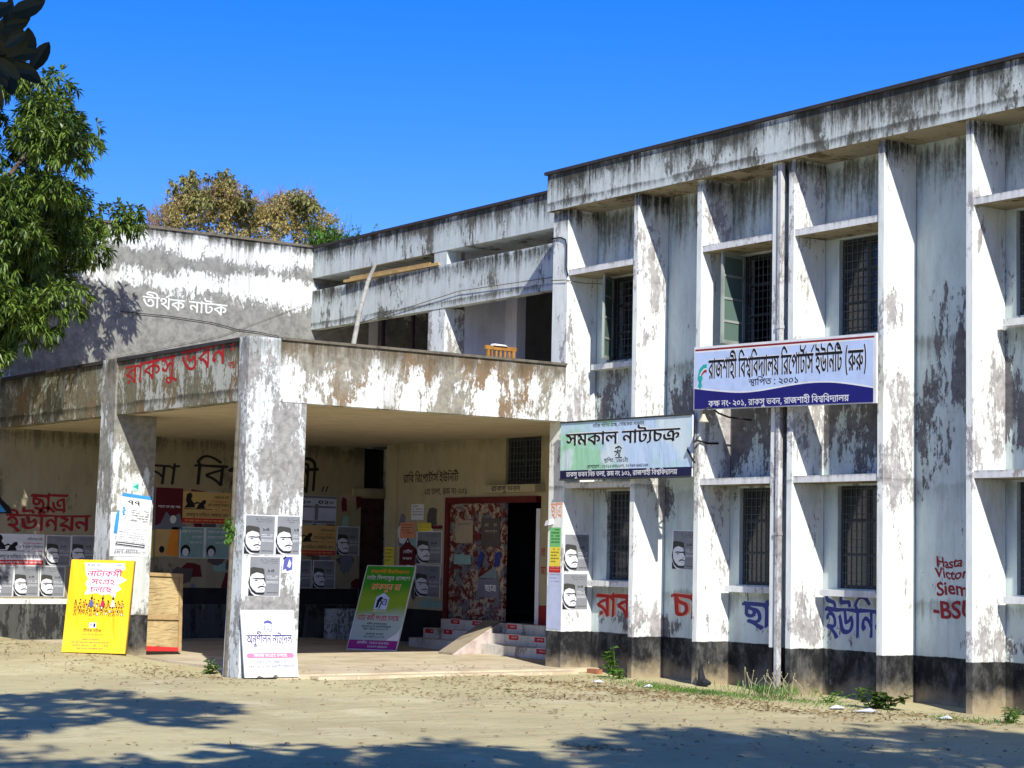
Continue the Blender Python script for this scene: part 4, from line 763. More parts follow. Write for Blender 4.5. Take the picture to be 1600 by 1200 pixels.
mb.hexa([(-2.779, .30, .046), (-2.73, .32, .046), (-3.24, 1.465, .047), (-3.299, 1.465, .047), (-2.779, .30, .06), (-2.73, .32, .06), (-3.24, 1.465, .49), (-3.299, 1.465, .49)], 1)
part(mb, 'ramp', [plain('dusty_ramp_cement', (.34,.29,.21), .9, .2), plain('pink_limewash', (.70,.58,.55), .85, .25)], label='narrow cement ramp laid over the entrance steps')
for x, z, y in ((-4.62,.435,1.47), (-4.0,.43,1.47), (-3.02,.42,1.47), (-4.45,.28,1.22), (-2.62,.275,1.22), (-1.95,.27,1.22), (-5.0,.27,1.22), (-1.55,.12,.97)):
    F = Flat((x, y, z), (1,0,0), (0,0,1)); F.rect(-.01, -.01, .27, .085, 0, 0); F.rect(0, 0, .26, .075, 1, 1); ibars(F, .08, .22, .025, .03, int(x*100), 0, 2)
    o = F.build('step_sticker', [M['paper'], M['note_red']]); o.parent = B; o.matrix_parent_inverse = Matrix.Translation(-B.location)
    o['label'] = 'small red sticker on a step riser'

# --- painted writing on the building
def paint(name, F, mats, label):
    o = F.build(name, mats, B); o['label'] = label; return o
F = Flat((-3.43, PL+.03, 3.84), (1,0,.035), (0,0,1))
F.text('raksu', 0, 0, 1.62, .26, 0, 0, 14, .08, 22); F.text('bhaban', 1.80, -.02, 1.30, .30, 0, 0, 14, .03, 22)
F.text('side1', 3.20, .13, .16, .09, 0, 0, 16); F.text('side2', 3.18, -.10, .20, .09, 0, 0, 16)
paint('wall_writing', F, [M['red']], 'red hand-painted Bengali name on the mossy porch parapet')
F = Flat((LW, -2.49, 5.62), (0,1,-.01), (0,0,1)); F.text('tirthak', 0, 0, 1.58, .19, 0, 0, 20, 0, 8)
paint('wall_writing', F, [M['white_chalk']], 'white chalked Bengali words high on the left wall')
F = Flat((LW+.013, -4.72, 1.80), (0,1,0), (0,0,1)); F.text('chhatra', .40, .30, .62, .29, 0, 0, 48, 0, 28); F.text('union', 0, 0, 1.42, .27, 0, 0, 48, 0, 28)
paint('wall_writing', F, [M['dark_red_paint']], 'dark red slogan on the shaded wall left of the porch')
F = Flat((LW+.013, -2.25, 2.62), (0,1,0), (0,0,1)); F.text('na', -.1, .02, .62, .34, 0, 0, 0, .1, 10); F.text('biplobi', .80, .03, 1.75, .36, 0, 0, 8, .08, 10); F.text('shri', 2.72, .0, .5, .42, 0, 0, 26, .05, 8)
F.poly(stroke([(3.33, .0), (3.37, .10)], .025), 0, 0); F.poly(stroke([(3.41, .0), (3.45, .10)], .025), 0, 0)
paint('wall_writing', F, [M['black_paint']], 'large black slogan across the inner wall of the porch')
F = Flat((-6.57, DW, 2.77), (1,0,0), (0,0,1)); F.text('rabi', 0, 0, 1.72, .135, 0, 0, 26); F.text('tala', .68, -.215, 1.32, .10, 0, 0, 24)
paint('wall_writing', F, [M['black_paint']], 'black room sign lettering painted left of the red door')
F = Flat((-3.60, DW-.20, 2.578), (1,0,0), (0,0,1)); F.text('raksubhaban', 0, 0, .80, .075, 0, 0, 30)
paint('wall_writing', F, [M['black_paint']], 'small black building name on the ledge over the door')
def graf(x, z, key, wd, h, m, lab):
    F = Flat((x, D, z), (1,0,0), (0,0,1)); F.text(key, .006, -.006, wd+.02, h, 1, 0, 92, 0, 24); F.text(key, 0, 0, wd, h, 0, 1, 48, 0, 24)
    paint('wall_writing', F, [M[m], M['salmon' if m == 'red' else 'lilac']], lab)
graf(.455, .76, 'raksu', 1.22, .30, 'red', 'red painted word under the window beside the porch')
graf(2.075, .80, 'chai', .86, .31, 'red', 'red painted word on the blank wall between two fins')
graf(3.47, .74, 'chhatra', .92, .31, 'navy_paint', 'blue painted word left of the rain pipe')
graf(4.95, .70, 'union', 1.28, .34, 'navy_paint', 'blue painted word right of the rain pipe')
def latin(txt, size):
    cu = bpy.data.curves.new('latin', 'FONT'); cu.body = txt; cu.size = size; cu.offset = size*.022; cu.resolution_u = 3
    o = bpy.data.objects.new('latin', cu); COL.objects.link(o); dg = bpy.context.evaluated_depsgraph_get(); dg.update()
    me = o.evaluated_get(dg).to_mesh(); v = [tuple(q.co) for q in me.vertices]; f = [tuple(p.vertices) for p in me.polygons]
    o.evaluated_get(dg).to_mesh_clear(); bpy.data.objects.remove(o); bpy.data.curves.remove(cu)
    return v, f
mb = MB()
for txt, x, z, sx, sz in (('Hasta', 6.715, 1.545, .17, .16), ('Victoria', 6.70, 1.42, .185, .16), ('Siempre', 6.715, 1.235, .25, .21), ('-BSU', 6.66, .985, .32, .27)):
    v, f = latin(txt, 1.0); b = len(mb.v)
    mb.v += [(x+p[0]*sx+.010*math.sin(p[1]*5+p[0]*2.3), D-.003, z+p[1]*sz+.012*math.sin(p[0]*3.1+z*9)) for p in v]; mb.f += [tuple(b+i for i in q) for q in f]; mb.mi += [0]*len(f)
part(mb, 'wall_writing', M['dark_red_paint'], label='four lines of red painted Latin letters on the blank wall at the right')
F = Flat((.05, 0, 2.10), (1,0,0), (0,0,1)); F.text('chhatra', .02, 0, .26, .21, 0, 0, 10, 0, 10)
paint('wall_writing', F, [M['salmon']], 'faded red scrawl on the corner fin above the notices')
F = Flat((-2.46, DW-.0, 1.28), (1,0,0), (0,0,1)); F.text('ta', -.02, .28, .10, .12, 0, 0, 30); F.text('mana', -.02, 0, .13, .12, 0, 0, 30)
paint('wall_writing', F, [M['red']], 'small red letters beside the white door jamb')
mb = MB(); mb.box(-2.498, -2.30, DW-.012, DW-.001, .506, .80)
part(mb, 'red_dado', M['dark_red_paint'])
# ---------------------------------------------------------------- banners
def board(name, o, u, v, w_, h_, label, cat, th=.03, edge=None):
    """an Empty with a thin panel behind its printed face; returns the root and its Flat"""
    o = Vector(o); u = Vector(u).normalized(); v = Vector(v).normalized(); nrm = u.cross(v).normalized()
    r = empty(name, o, label, cat)
    mb = MB(); q = [(0,0),(w_,0),(w_,h_),(0,h_)]
    mb.hexa([o+u*a+v*b-nrm*th for a, b in q] + [o+u*a+v*b for a, b in q])
    mb.build('panel', edge or M['paper'], r)
    return r, Flat(o, u, v)
n = NB('mint_blue_banner_cloth')
g = n.noise(.75, 4, .5, (1,1,1.6), .8, (0,0,2.3))
c = n.mix((.32,.60,.40), (.50,.64,.80), n.step(g, .42, .56)); c = n.mix(c, (.60,.70,.72), n.step(n.noise(1.6, 3, .5, (1,1,1), 0, (7,1,1)), .56, .66))
n.col(c)
wv = n.noise(2.0, 3, .5, (1.6,1,.5), .6); n.bump(wv, .5, .05)
M['banner_mint'] = n.done(.55)
GW, GH = 2.785, .785
r, F = board('banner', (.437, -.125, 2.622), (1,0,-.004), (0,0,1), GW, GH, 'pale green and blue theatre banner with a black bottom stripe', 'banner', .02)
F.rect(0, .125, GW, GH, 0, 0); F.rect(0, 0, GW, .125, 1, 0)
F.text('gtop', .72, .695, 1.10, .044, 2, 1, 24); F.text('gmain', .12, .46, 2.42, .165, 3, 1, 120); F.text('gmain', .12, .46, 2.42, .165, 2, 2, 34)
F.text('gest', .98, .215, .52, .052, 2, 1, 22); F.text('gcon', .60, .143, 1.32, .044, 2, 1, 22); F.text('groom', .14, .036, 2.36, .062, 3, 1, 26)
# little standing figure emblem
for p, w_ in (([(1.22,.40),(1.30,.425),(1.36,.39)], .02), ([(1.30,.42),(1.26,.37),(1.34,.36)], .018), ([(1.20,.36),(1.29,.345),(1.30,.285)], .018), ([(1.33,.385),(1.315,.285)], .014), ([(1.22,.30),(1.28,.345)], .014), ([(1.22,.275),(1.37,.275)], .012)):
    F.poly(stroke(p, w_), 2, 1)
F.build('print', [M['banner_mint'], M['ink_navy'], M['black'], M['white']], r)
mb = MB(); mb.tube([(.437,-.135,3.41), (3.222,-.135,3.40)], .012, 6); mb.tube([(.437,-.135,2.62), (3.222,-.135,2.61)], .012, 6)
mb.build('batten', M['frame'], r)
BW, BH = 3.165, .80
r, F = board('banner', (3.255, -.135, 3.447), (1,0,-.022), (.0,0,1), BW, BH, 'light blue reporters club signboard with a dark navy wave along the bottom', 'signboard', .025)
F.rect(0, 0, BW, BH, 4, 0); F.rect(.02, .015, BW-.03, BH-.03, 5, 1); F.rect(.02, .015, BW-.03, BH-.055, 4, 2); F.rect(.025, .02, BW-.045, BH-.075, 0, 3)
wave = [(.02+ (BW-.06)*t, .125+.145*(1-t)**2.6*(1 if t < .3 else 1) + .135*math.sin(max(0, (t-.22)/.62)*math.pi*.62)**2*(1 if t > .22 else 0) - .05*max(0, t-.8)) for t in [k/40 for k in range(41)]]
F.poly([(.02,.012)] + [(BW-.04,.012)] + [(x, y+.02) for x, y in wave[::-1]], 4, 4); F.poly([(.02,.012)] + [(BW-.04,.012)] + wave[::-1], 1, 5)
F.text('big1', .285, .385, 2.74, .235, 4, 4, 90); F.text('big1', .285, .385, 2.74, .235, 2, 5, 34)
F.text('est1', 1.03, .275, .88, .075, 2, 4, 24); F.text('room1', .29, .035, 2.45, .072, 4, 6, 22)
F.poly(ngon(.125,.40,.048,.048,14), 6, 4); F.poly([(.105,.36),(.145,.36),(.165,.295),(.085,.295)], 6, 4); F.poly([(.09,.30),(.16,.30),(.125,.255)], 6, 5)
F.poly(stroke([(.10,.43),(.13,.50),(.19,.545),(.25,.545)], [.03,.05,.05,.06]), 6, 5); F.poly(stroke([(.15,.44),(.20,.49),(.25,.495)], [.02,.04,.05]), 7, 6)
F.poly(stroke([(.125,.43),(.16,.475),(.20,.51),(.25,.515)], .018), 4, 7)
F.build('print', [M['sky_print'], M['navy'], M['black'], M['paper'], M['white'], M['dark_red_paint'], M['teal'], M['red']], r)
# small lamp on a bent arm hanging under the boards
r = empty('wall_lamp', (3.62, -.02, 3.38), 'small bell shaped lamp on a curved arm under the blue signboard', 'lamp')
mb = MB(); mb.tube([(3.60,D,3.345),(3.60,.15,3.36),(3.60,-.02,3.40),(3.60,-.12,3.455),(3.60,-.20,3.46),(3.60,-.255,3.42),(3.60,-.265,3.37)], .012, 6)
mb.build('arm', M['coping'], r, True)
mb = MB(); mb.tube([(3.60,-.265,3.375),(3.60,-.265,3.34),(3.60,-.265,3.30),(3.60,-.265,3.275)], [.016,.03,.05,.075], 12)
mb.build('lamp_shade', plain('cream_lamp_enamel', (.62,.52,.36), .4), r, True)
mb = MB(); mb.tube([(3.30,-.15,2.78),(3.14,-.13,2.95),(3.16,-.10,3.03),(3.24,-.05,3.07),(3.26,.1,3.04),(3.235,.3,3.05)], .013, 6)
tag(mb.build('cable', M['black'], None, True), 'black cable looping out from the fin between the two banners', 'cable')

# ---------------------------------------------------------------- posters with the drawn face
def face_print(F, w_, h_, cut=1.0, tone=0):
    """paper, grey field, man in a cap: all in one mesh"""
    S = lambda pts: [((x-160)/400*w_, (1-(y-55)/520)*h_) for x, y in pts]
    def clip(pts): return pts
    F.rect(0, 0, w_*cut, h_, 0, 0)
    F.rect(.045*w_, .012*h_, min(.97, cut)*w_, .975*h_, 1, 1)
    F.poly(S([(165,570),(165,460),(200,540),(252,570)]), 2, 2)
    F.poly(S([(170,330),(160,400),(172,450),(205,515),(250,552),(352,552),(368,525),(330,530),(262,528),(215,490),(182,440),(178,340)]), 2, 4)
    F.poly(S([(172,455),(200,530),(245,572),(330,572),(252,550),(205,512)]), 0, 4)
    F.poly(S([(176,335),(205,292),(262,268),(335,288),(362,340),(352,362),(380,425),(372,452),(368,505),(345,522),(268,522),(218,482),(184,430)]), 0, 3)
    F.poly(S([(178,212),(215,200),(330,214),(352,228),(358,292),(335,286),(262,266),(204,292),(176,338)]), 3, 5)
    F.poly(S([(348,285),(360,345),(350,365),(372,395),(362,330)]), 2, 5)
    F.poly(S(stroke([(208,352),(262,346),(310,350),(360,344)], [8,16,14,18])), 2, 5)
    F.poly(S(stroke([(240,372),(258,372),(275,365)], [8,16,5])), 2, 5)
    F.poly(S(stroke([(275,470),(305,452),(335,446),(372,458)], [8,17,17,10])), 2, 5)
    F.poly(S(stroke([(325,484),(350,480)], 7)), 2, 5)
    F.poly(S(stroke([(340,410),(352,428)], 7)), 2, 5)
    if cut > .55:
        F.text('n14', .57*w_, .60*h_, min(.235*w_, (cut-.59)*w_), .065*h_, 2, 2, 40)
        for y, m in ((312, 0), (336, 0), (380, 0), (398, 0)): ibars(F, .56*w_, min(.94, cut-.03)*w_, (1-(y-45)/520)*h_, .030*h_, y, m, 2, .97)
        for y in (105, 125, 150): ibars(F, .36*w_, min(.9, cut-.04)*w_, (1-(y-55)/520)*h_, .018*h_, y, 2, 2)
        ibars(F, .58*w_, min(.93, cut-.03)*w_, .075*h_, .035*h_, 9, 2, 2)
FM = [M['paper'], M['grey_print'], M['black'], M['hat']]
GF = 'posters of a man in a cap'
FR = random.Random(3)
def face(o, u, w_, h_, label, cut=1.0, rot=0.0):
    rot = rot or FR.uniform(-.018, .018); u = Vector(u); v = Vector((0,0,1)); u2 = u*math.cos(rot)+v*math.sin(rot); v2 = v*math.cos(rot)-u*math.sin(rot)
    F = Flat(o, u2, v2, .003); face_print(F, w_, h_, cut)
    return tag(F.build('poster', FM), label, 'poster', GF)
Y = (0,1,0); X = (1,0,0)
CX = PF+.001
face((CX, -4.922, 1.520), Y, .435, .492, 'grey cap-man poster at the top left of the front column')
face((CX, -4.478, 1.520), Y, .435, .492, 'grey cap-man poster cut off by the right edge of the front column', .775)
face((CX, -4.843, 1.002), Y, .448, .500, 'grey cap-man poster just above the white board on the front column')
face((PF, .018, 1.368), Y, .447, .518, 'cap-man poster on the corner fin crossed by the shadow line')
face((PF, .004, .838), Y, .446, .503, 'lower cap-man poster on the corner fin with a torn corner')
face((2.078, D, 1.434), X, .50, .520, 'cap-man poster in the shade on the blank wall above a red word')
XI = LW+.013
face((XI, -4.975, .738), Y, .42, .497, 'cap-man poster at the left frame edge above the white band')
face((XI, -4.548, .738), Y, .432, .497, 'sunlit cap-man poster, second in the row above the white band')
face((XI, -4.110, .738), Y, .432, .497, 'cap-man poster nearest the yellow board, half in shadow')
face((XI, -4.035, 1.243), Y, .435, .495, 'shaded cap-man poster right under the dark red slogan')
face((XI, -3.590, 1.243), Y, .435, .495, 'shaded cap-man poster touching the left side of the notice column')
face((XI, 1.408, 1.502), Y, .47, .515, 'dark cap-man poster beside the scuffed side door')
face((XI, .46, .905), Y, .46, .50, 'dim cap-man poster low on the inner wall, left of a pair')
face((XI, .94, .905), Y, .46, .50, 'dim cap-man poster low on the inner wall, right of a pair')
face((-6.09, DW, 1.392), X, .80, .545, 'upper cap-man poster left of the red door')
face((-6.12, DW, .835), X, .80, .545, 'lower cap-man poster left of the red door')
F = Flat((CX, -4.375, 1.296), Y, (0,0,1), .003); F.rect(0,0,.155,.208,0,0); F.poly([(.01,.03),(.05,.05),(.07,.02),(.145,.04),(.145,.2),(.03,.2),(.02,.12)],1,1); F.poly(stroke([(.01,.17),(.05,.2)], .02), 2, 2); F.poly([(.07,.08),(.11,.06),(.13,.12),(.10,.17)],0,2)
tag(F.build('poster', [M['paper'], M['indigo'], M['black']]), 'torn scrap of a purple poster on the right of the front column', 'poster scrap')
# wide campaign posters with a crouching figure
def campaign(o, w_, h_, label, pap, cut0=0.0):
    F = Flat(o, Y, (0,0,1), .003); F.rect(cut0*w_, 0, w_, h_, 0, 0); F.rect(cut0*w_, .01*h_, w_*.99, .16*h_, 2, 1)
    ibars(F, max(.05, cut0+.02)*w_, .95*w_, .05*h_, .075*h_, 3, 0, 2, 1)
    S = lambda pts: [(x*w_, y*h_) for x, y in pts]
    if cut0 < .2:
        F.poly(S([(.03,.48),(.09,.60),(.06,.72),(.08,.92),(.16,.97),(.2,.86),(.17,.76),(.24,.62),(.26,.5)]), 1, 1)
        F.poly(S(stroke([(.22,.60),(.30,.66),(.36,.62)], [.03,.06,.03])), 1, 1)
        F.poly(S([(.28,.46),(.33,.60),(.37,.66),(.42,.74),(.48,.74),(.48,.64),(.44,.58),(.47,.47)]), 1, 1)
        F.rect(.02*w_, .44*h_, .62*w_, .46*h_, 1, 1)
    F.text('p1', .66*w_, .80*h_, .30*w_, .07*h_, 1, 1, 22); F.text('p2', .52*w_, .55*h_, .46*w_, .075*h_, 1, 1, 22)
    ibars(F, .62*w_, .96*w_, .42*h_, .05*h_, 8, 2, 1); ibars(F, .6*w_, .96*w_, .68*h_, .05*h_, 11, 2, 1)
    F.text('p3', (.08+cut0*.9)*w_, .22*h_, (.88-cut0*.9)*w_, .095*h_, 1, 1, 26)
    return tag(F.build('poster', [pap, M['black'], M['note_red']]), label, 'poster', 'campaign posters with a crouching figure')
campaign((XI, -4.925, 1.243), .87, .50, 'white campaign poster in a sun patch under the dark red slogan', M['paper'])
campaign((XI, -1.62, 1.995), .90, .54, 'buff campaign poster below the big black slogan', M['ochre_print'])
campaign((XI, .46, 1.49), .93, .53, 'orange-buff campaign poster low beside the white 32 posters', M['ochre_print'])
def thirty2(y, label):
    F = Flat((XI, y, 2.045), Y, (0,0,1), .003); F.rect(0,0,.46,.50,0,0); F.rect(0,.455,.46,.495,1,1); F.rect(0,.285,.45,.32,1,1); F.rect(0,.01,.45,.06,1,1); F.rect(.02,.07,.09,.30,1,2); F.poly(ngon(.06,.31,.05,.045,12),1,3)
    F.text('n32', .08, .35, .22, .075, 2, 1, 60); ibars(F, .32, .43, .36, .05, 4, 2, 1)
    tag(F.build('poster', [M['lavender_panel'], M['slate_print'], M['black']]), label, 'poster', 'posters with a large number 32')
thirty2(.46, 'number 32 poster partly behind the front column'); thirty2(.925, 'number 32 poster on the open side, right of its twin')
F = Flat((XI, -2.12, 1.88), Y, (0,0,1), .003); F.rect(0,0,.50,.70,0,0); F.poly([(.0,.05),(.1,.1),(.2,.3),(.3,.2),(.45,.28),(.5,.1),(.5,.0),(0,0)],1,1); ibars(F,.05,.45,.36,.05,5,2,1); F.poly(ngon(.33,.17,.06,.07,12),2,2)
tag(F.build('poster', [M['maroon_print'], M['slate_print'], M['paper']]), 'dark maroon poster under the black slogan, beside the notice column', 'poster')
F = Flat((XI, -2.62, 1.88), Y, (0,0,1), .003); F.rect(0,0,.49,.70,0,0); F.poly([(.05,.05),(.2,.2),(.15,.5),(.3,.6),(.4,.3),(.45,.05)],1,1); ibars(F,.05,.45,.36,.05,6,2,1)
tag(F.build('poster', [M['slate_print'], M['maroon_print'], M['paper']]), 'dark slate poster half hidden by the notice column', 'poster')
F = Flat((XI, -2.10, 1.42), Y, (0,0,1), .003); F.rect(0,0,.42,.50,0,0); F.poly([(.2,.05),(.40,.0),(.42,.0),(.42,.5),(.3,.5),(.25,.3)],1,1); F.poly(ngon(.12,.12,.05,.06,12),2,1)
tag(F.build('poster', [M['ochre_print'], M['orange'], M['black']]), 'buff and orange torn poster between the two parts of the slogan', 'poster')
F = Flat((XI, -1.66, 1.40), Y, (0,0,1), .003); F.rect(0,0,.94,.53,0,0)
for k in (0, .48):
    F.rect(k+.02,.01,k+.45,.52,1,1); ibars(F,k+.05,k+.42,.43,.055,int(k*10)+1,2,2); ibars(F,k+.05,k+.42,.34,.05,int(k*10)+2,2,2); ibars(F,k+.2,k+.42,.25,.04,int(k*10)+3,2,2); F.poly(ngon(k+.12,.13,.09,.10,14),3,2); F.poly(ngon(k+.12,.10,.06,.07,12),0,3)
tag(F.build('poster', [M['paper'], M['dull_green'], M['paper'], M['black']]), 'pair of grey-green bills with round portraits under the buff poster', 'poster')
F = Flat((XI, -2.56, 1.40), Y, (0,0,1), .003); F.rect(0,0,.42,.46,0,0); F.poly(ngon(.2,.2,.12,.12,12),1,1); ibars(F,.05,.38,.36,.05,3,1,1)
tag(F.build('poster', [M['note_yellow'], M['coping_lt']]), 'dull yellow poster just right of the notice column', 'poster')
F = Flat((XI, -5.02, 2.05), Y, (0,0,1), .003); F.poly([(0,0),(.40,.02),(.36,.12),(.22,.24),(.1,.40),(0,.42)],0,0); F.poly([(.02,.02),(.30,.04),(.16,.20),(.02,.22)],1,1)
tag(F.build('poster', [M['black'], M['cyan_print']]), 'black and blue triangular picture at the left frame edge', 'picture')
# small notices by the door
def note(name, x, z, w_, h_, m, label, extra=None, plane=DW, cat='notice', seed=1, lines=4, ink='black'):
    F = Flat((x, plane, z), X, (0,0,1), .003); F.rect(0,0,w_,h_,0,0)
    for k in range(lines): ibars(F, .1*w_, .9*w_, h_*(.82-.7*k/max(lines,1)), h_*.09, seed+k, 1, 1)
    return tag(F.build(name, [M[m], M[ink]]), label, cat)
note('notice', -6.28, 2.13, .40, .27, 'paper', 'white paper notice under the black room lettering', seed=3)
note('notice', -6.62, 1.82, .46, .265, 'salmon', 'salmon paper notice left of the cap-man posters', seed=5)
note('notice', -6.06, 1.94, .42, .14, 'note_yellow', 'yellow paper strip above the upper cap-man poster', seed=6, lines=2)
note('notice', -5.62, 1.98, .33, .06, 'maroon_print', 'thin dark strip notice beside the red door frame', seed=7, lines=1, ink='white')
F = Flat((-6.63, DW, 1.36), X, (0,0,1), .003); F.poly([(0,0),(.5,0),(.5,.30),(.36,.36),(.26,.47),(.16,.36),(0,.28)],0,0); F.text('notice',.12,.20,.28,.05,1,1,30); ibars(F,.12,.4,.09,.05,3,1,1); F.poly(ngon(.26,.40,.02,.02,8),1,1)
tag(F.build('notice', [M['maroon_print'], M['white']]), 'maroon house-shaped notice left of the cap-man posters', 'notice')
note('notice', -7.03, 1.32, .30, .34, 'note_yellow', 'yellow bill on the pilaster of the entrance wall', plane=DW-.05, seed=9)
note('notice', -5.95, .66, .75, .12, 'dull_green', 'torn pale strip under the lower cap-man poster', seed=12, lines=1)
# strips on the corner fin
def strip(z0, z1, m, label, ink='black', lines=5, seed=1, x0=.062, w_=.25):
    F = Flat((x0, 0, z0), X, (0,0,1), .003); h_ = z1-z0; F.rect(0,0,w_,h_,0,0)
    for k in range(lines): ibars(F, .12*w_, .9*w_, h_*(.84-.8*k/lines), h_*.09, seed+k, 1, 1)
    return tag(F.build('notice', [M[m], M[ink]]), label, 'notice')
strip(1.700, 1.968, 'note_green', 'green handbill on the corner fin', seed=2)
strip(1.432, 1.698, 'note_yellow', 'yellow handbill on the corner fin below the green one', seed=8)
strip(1.345, 1.430, 'note_red', 'red handbill on the corner fin below the yellow one', 'white', 2, 4, .05, .27)
strip(1.16, 1.338, 'lilac', 'pale blue bill under the red handbill', 'grey_print', 3, 6, .04, .30)
F = Flat((.012, 0, .56), X, (0,0,1), .003); F.rect(0,0,.335,.598,0,0); F.rect(.01,.01,.325,.3,1,1)
tag(F.build('notice', [M['lilac'], M['lavender_panel']]), 'blank pale blue paper low on the corner fin', 'notice')
mb = MB(); mb.hexa([(.0,-.06,1.99),(.13,-.08,2.0),(.15,-.01,2.02),(.02,-.004,2.0),(.02,-.05,2.06),(.12,-.06,2.08),(.15,-.01,2.09),(.03,-.004,2.07)])
tag(mb.build('paper_lump', M['paper']), 'crumpled white paper stuck on the corner fin above the green handbill', 'paper')
# notices on the second column
CX2 = -3.678
n = NB('creased_paper'); c = n.noise(3.5, 4, .6, (1,1,1), 1.5); n.col((.74,.75,.77)); n.bump(c, .9, .05); M['creased'] = n.done(.7)
F = Flat((CX2, -4.93, 1.44), Y, (0,0,1), .003); F.rect(0,0,.575,.62,0,0)
for k in range(3): ibars(F, .08, .55, .05+.09*k, .06, 30+k, 1, 1)
F.text('p3', .06, .03, .50, .035, 1, 1, 22)
tag(F.build('poster', [M['paper'], M['grey_print']]), 'large pale bill on the half shaded column, under a tilted notice', 'poster')
F = Flat((CX2, -4.845, 1.60), (0,1,-.10), (0,.10,1), .012); F.rect(0,0,.46,.74,0,0); F.rect(.0,.69,.46,.74,1,1); F.text('n77',.09,.59,.20,.06,2,1,50); ibars(F,.31,.42,.60,.05,2,3,1)
for k in range(5): ibars(F, .18, .44, .50-.035*k, .028, 50+k, 2, 1)
for k in range(5): ibars(F, .04, .42, .18-.032*k, .022, 60+k, 3, 1)
F.rect(.0,.005,.44,.05,2,1); F.rect(.01,.022,.43,.034,0,2); F.rect(.12,.36,.35,.365,3,1); F.rect(.12,.30,.35,.305,3,1)
F.poly(stroke([(-.0,.18),(.2,.25),(.44,.26)], .006), 3, 1)
for k in range(4): F.poly(ngon(.05+.012*(k%2),.53-.03*k,.022,.016,8), 1, 1)
F.rect(-.055,.16,-.0,.42,1,-3); F.poly([(-.055,.42),(.0,.42),(-.02,.50)],1,-3)
tag(F.build('notice', [M['creased'], M['cyan_print'], M['black'], M['grey_print']]), 'tilted creased white notice with a blue header on the half shaded column', 'notice')
F = Flat((CX2, -4.62, 2.36), Y, (0,0,1), .003); F.rect(0,0,.09,.12,0,0); F.poly([(.0,.06),(.09,.11),(.09,.02),(.05,.05)],1,1)
tag(F.build('notice', [M['mint'], M['teal']]), 'small green scrap above the tilted notice', 'notice')

# ---------------------------------------------------------------- boards standing on the ground
def lean(base_l, base_r, top_l):
    bl, br, tl = map(Vector, (base_l, base_r, top_l)); u = br-bl; v = tl-bl
    return bl, u, v, u.length, v.length
n = NB('yellow_banner_vinyl')
c = n.mix((.86,.50,.012), (.90,.58,.03), n.step(n.noise(1.6, 3, .5, (1,1,.4)), .4, .6)); n.col(c); n.bump(n.noise(3, 3, .5, (1,2.2,.3), .8), .6, .05)
M['yellow_vinyl'] = n.done(.38)
o, u, v, bw, bh = lean((-3.636, -5.597, .115), (-2.999, -4.943, .115), (-3.804, -5.434, 1.385))
r, F = board('display_board', o, u, v, bw, bh, 'yellow theatre recruitment board leaning against the left porch column', 'board', .03, M['yellow_vinyl'])
F.rect(0,0,bw,bh,0,0)
burst = [(.20,1.25),(.78,1.25),(.80,1.17),(.72,1.13),(.76,1.05),(.84,1.02),(.72,.95),(.77,.88),(.70,.85),(.69,.76),(.60,.82),(.50,.80),(.42,.83),(.24,.80),(.28,.90),(.24,.95),(.27,1.03),(.23,1.09)]
F.poly(burst, 1, 1)
F.text('natyakarmi', .25, 1.06, .50, .075, 2, 2, 30, .1, 8); F.text('sangraha', .32, .95, .34, .07, 2, 2, 30, .1, 8); F.text('cholche', .31, .84, .32, .07, 2, 2, 30, .1, 8)
ibars(F, .24, .76, 1.205, .028, 3, 3, 2)
rr = random.Random(5)
for row, (y, n_) in enumerate(((.62, 14), (.66, 11), (.56, 16), (.52, 13))):
    for k in range(n_):
        x = .13+.68*k/(n_-1)+rr.uniform(-.012,.012); hh = rr.uniform(.045,.075)
        yy = y+rr.uniform(-.015,.015)
        F.poly(stroke([(x-.014,yy),(x-.004,yy+hh*.6),(x+.012,yy+hh*.55),(x+.018,yy)], .008), 4, 1+row); F.poly(ngon(x, yy+hh, .011, .012, 8), 4, 1+row)
        if rr.random() < .4: F.poly(ngon(x+.004, yy+hh*.3, .010, .018, 8), rr.choice((1, 5, 6)), 5+row)
for x, m in ((.36,7), (.52,2), (.67,1)):
    F.poly([(x-.03,.64),(x+.035,.64),(x+.015,.73),(x-.012,.73)], m, 9); F.poly(ngon(x,.755,.016,.018,10), 4, 9); F.poly(stroke([(x,.765),(x+.006,.80)], .008), 4, 9)
F.rect(.36,.345,.46,.415,1,1); F.text('ta', .37, .36, .035, .035, 3, 2, 40); F.rect(.42,.355,.45,.405,3,2)
F.text('tirthak', .28, .285, .26, .036, 4, 1, 26); F.text('ru', .27, .235, .29, .024, 5, 1, 20)
for k, (a, b) in enumerate(((.28,.53),(.13,.68),(.15,.66),(.22,.60))): ibars(F, a, b, .17-.042*k, .026, 70+k, 8, 1)
F.build('print', [M['yellow_vinyl'], M['white'], M['crimson'], M['navy'], M['black'], M['orange'], M['ochre_print'], M['indigo'], M['coping_lt']], r)
mb = MB(); nrm = u.cross(v).normalized()
for a, b, c2, d in ((0,.04,0,bh),(bw-.04,bw,0,bh),(.041,bw-.041,0,.04),(.041,bw-.041,bh-.04,bh)):
    q = [(a,c2),(b,c2),(b,d),(a,d)]; uu = u.normalized(); vv = v.normalized()
    mb.hexa([o+uu*s_+vv*t_-nrm*.065 for s_, t_ in q] + [o+uu*s_+vv*t_-nrm*.031 for s_, t_ in q])
M['wood'] = plain('raw_frame_wood', (.33,.19,.07), .7, .2, 0, 8)
mb.build('wood_frame', M['wood'], r)

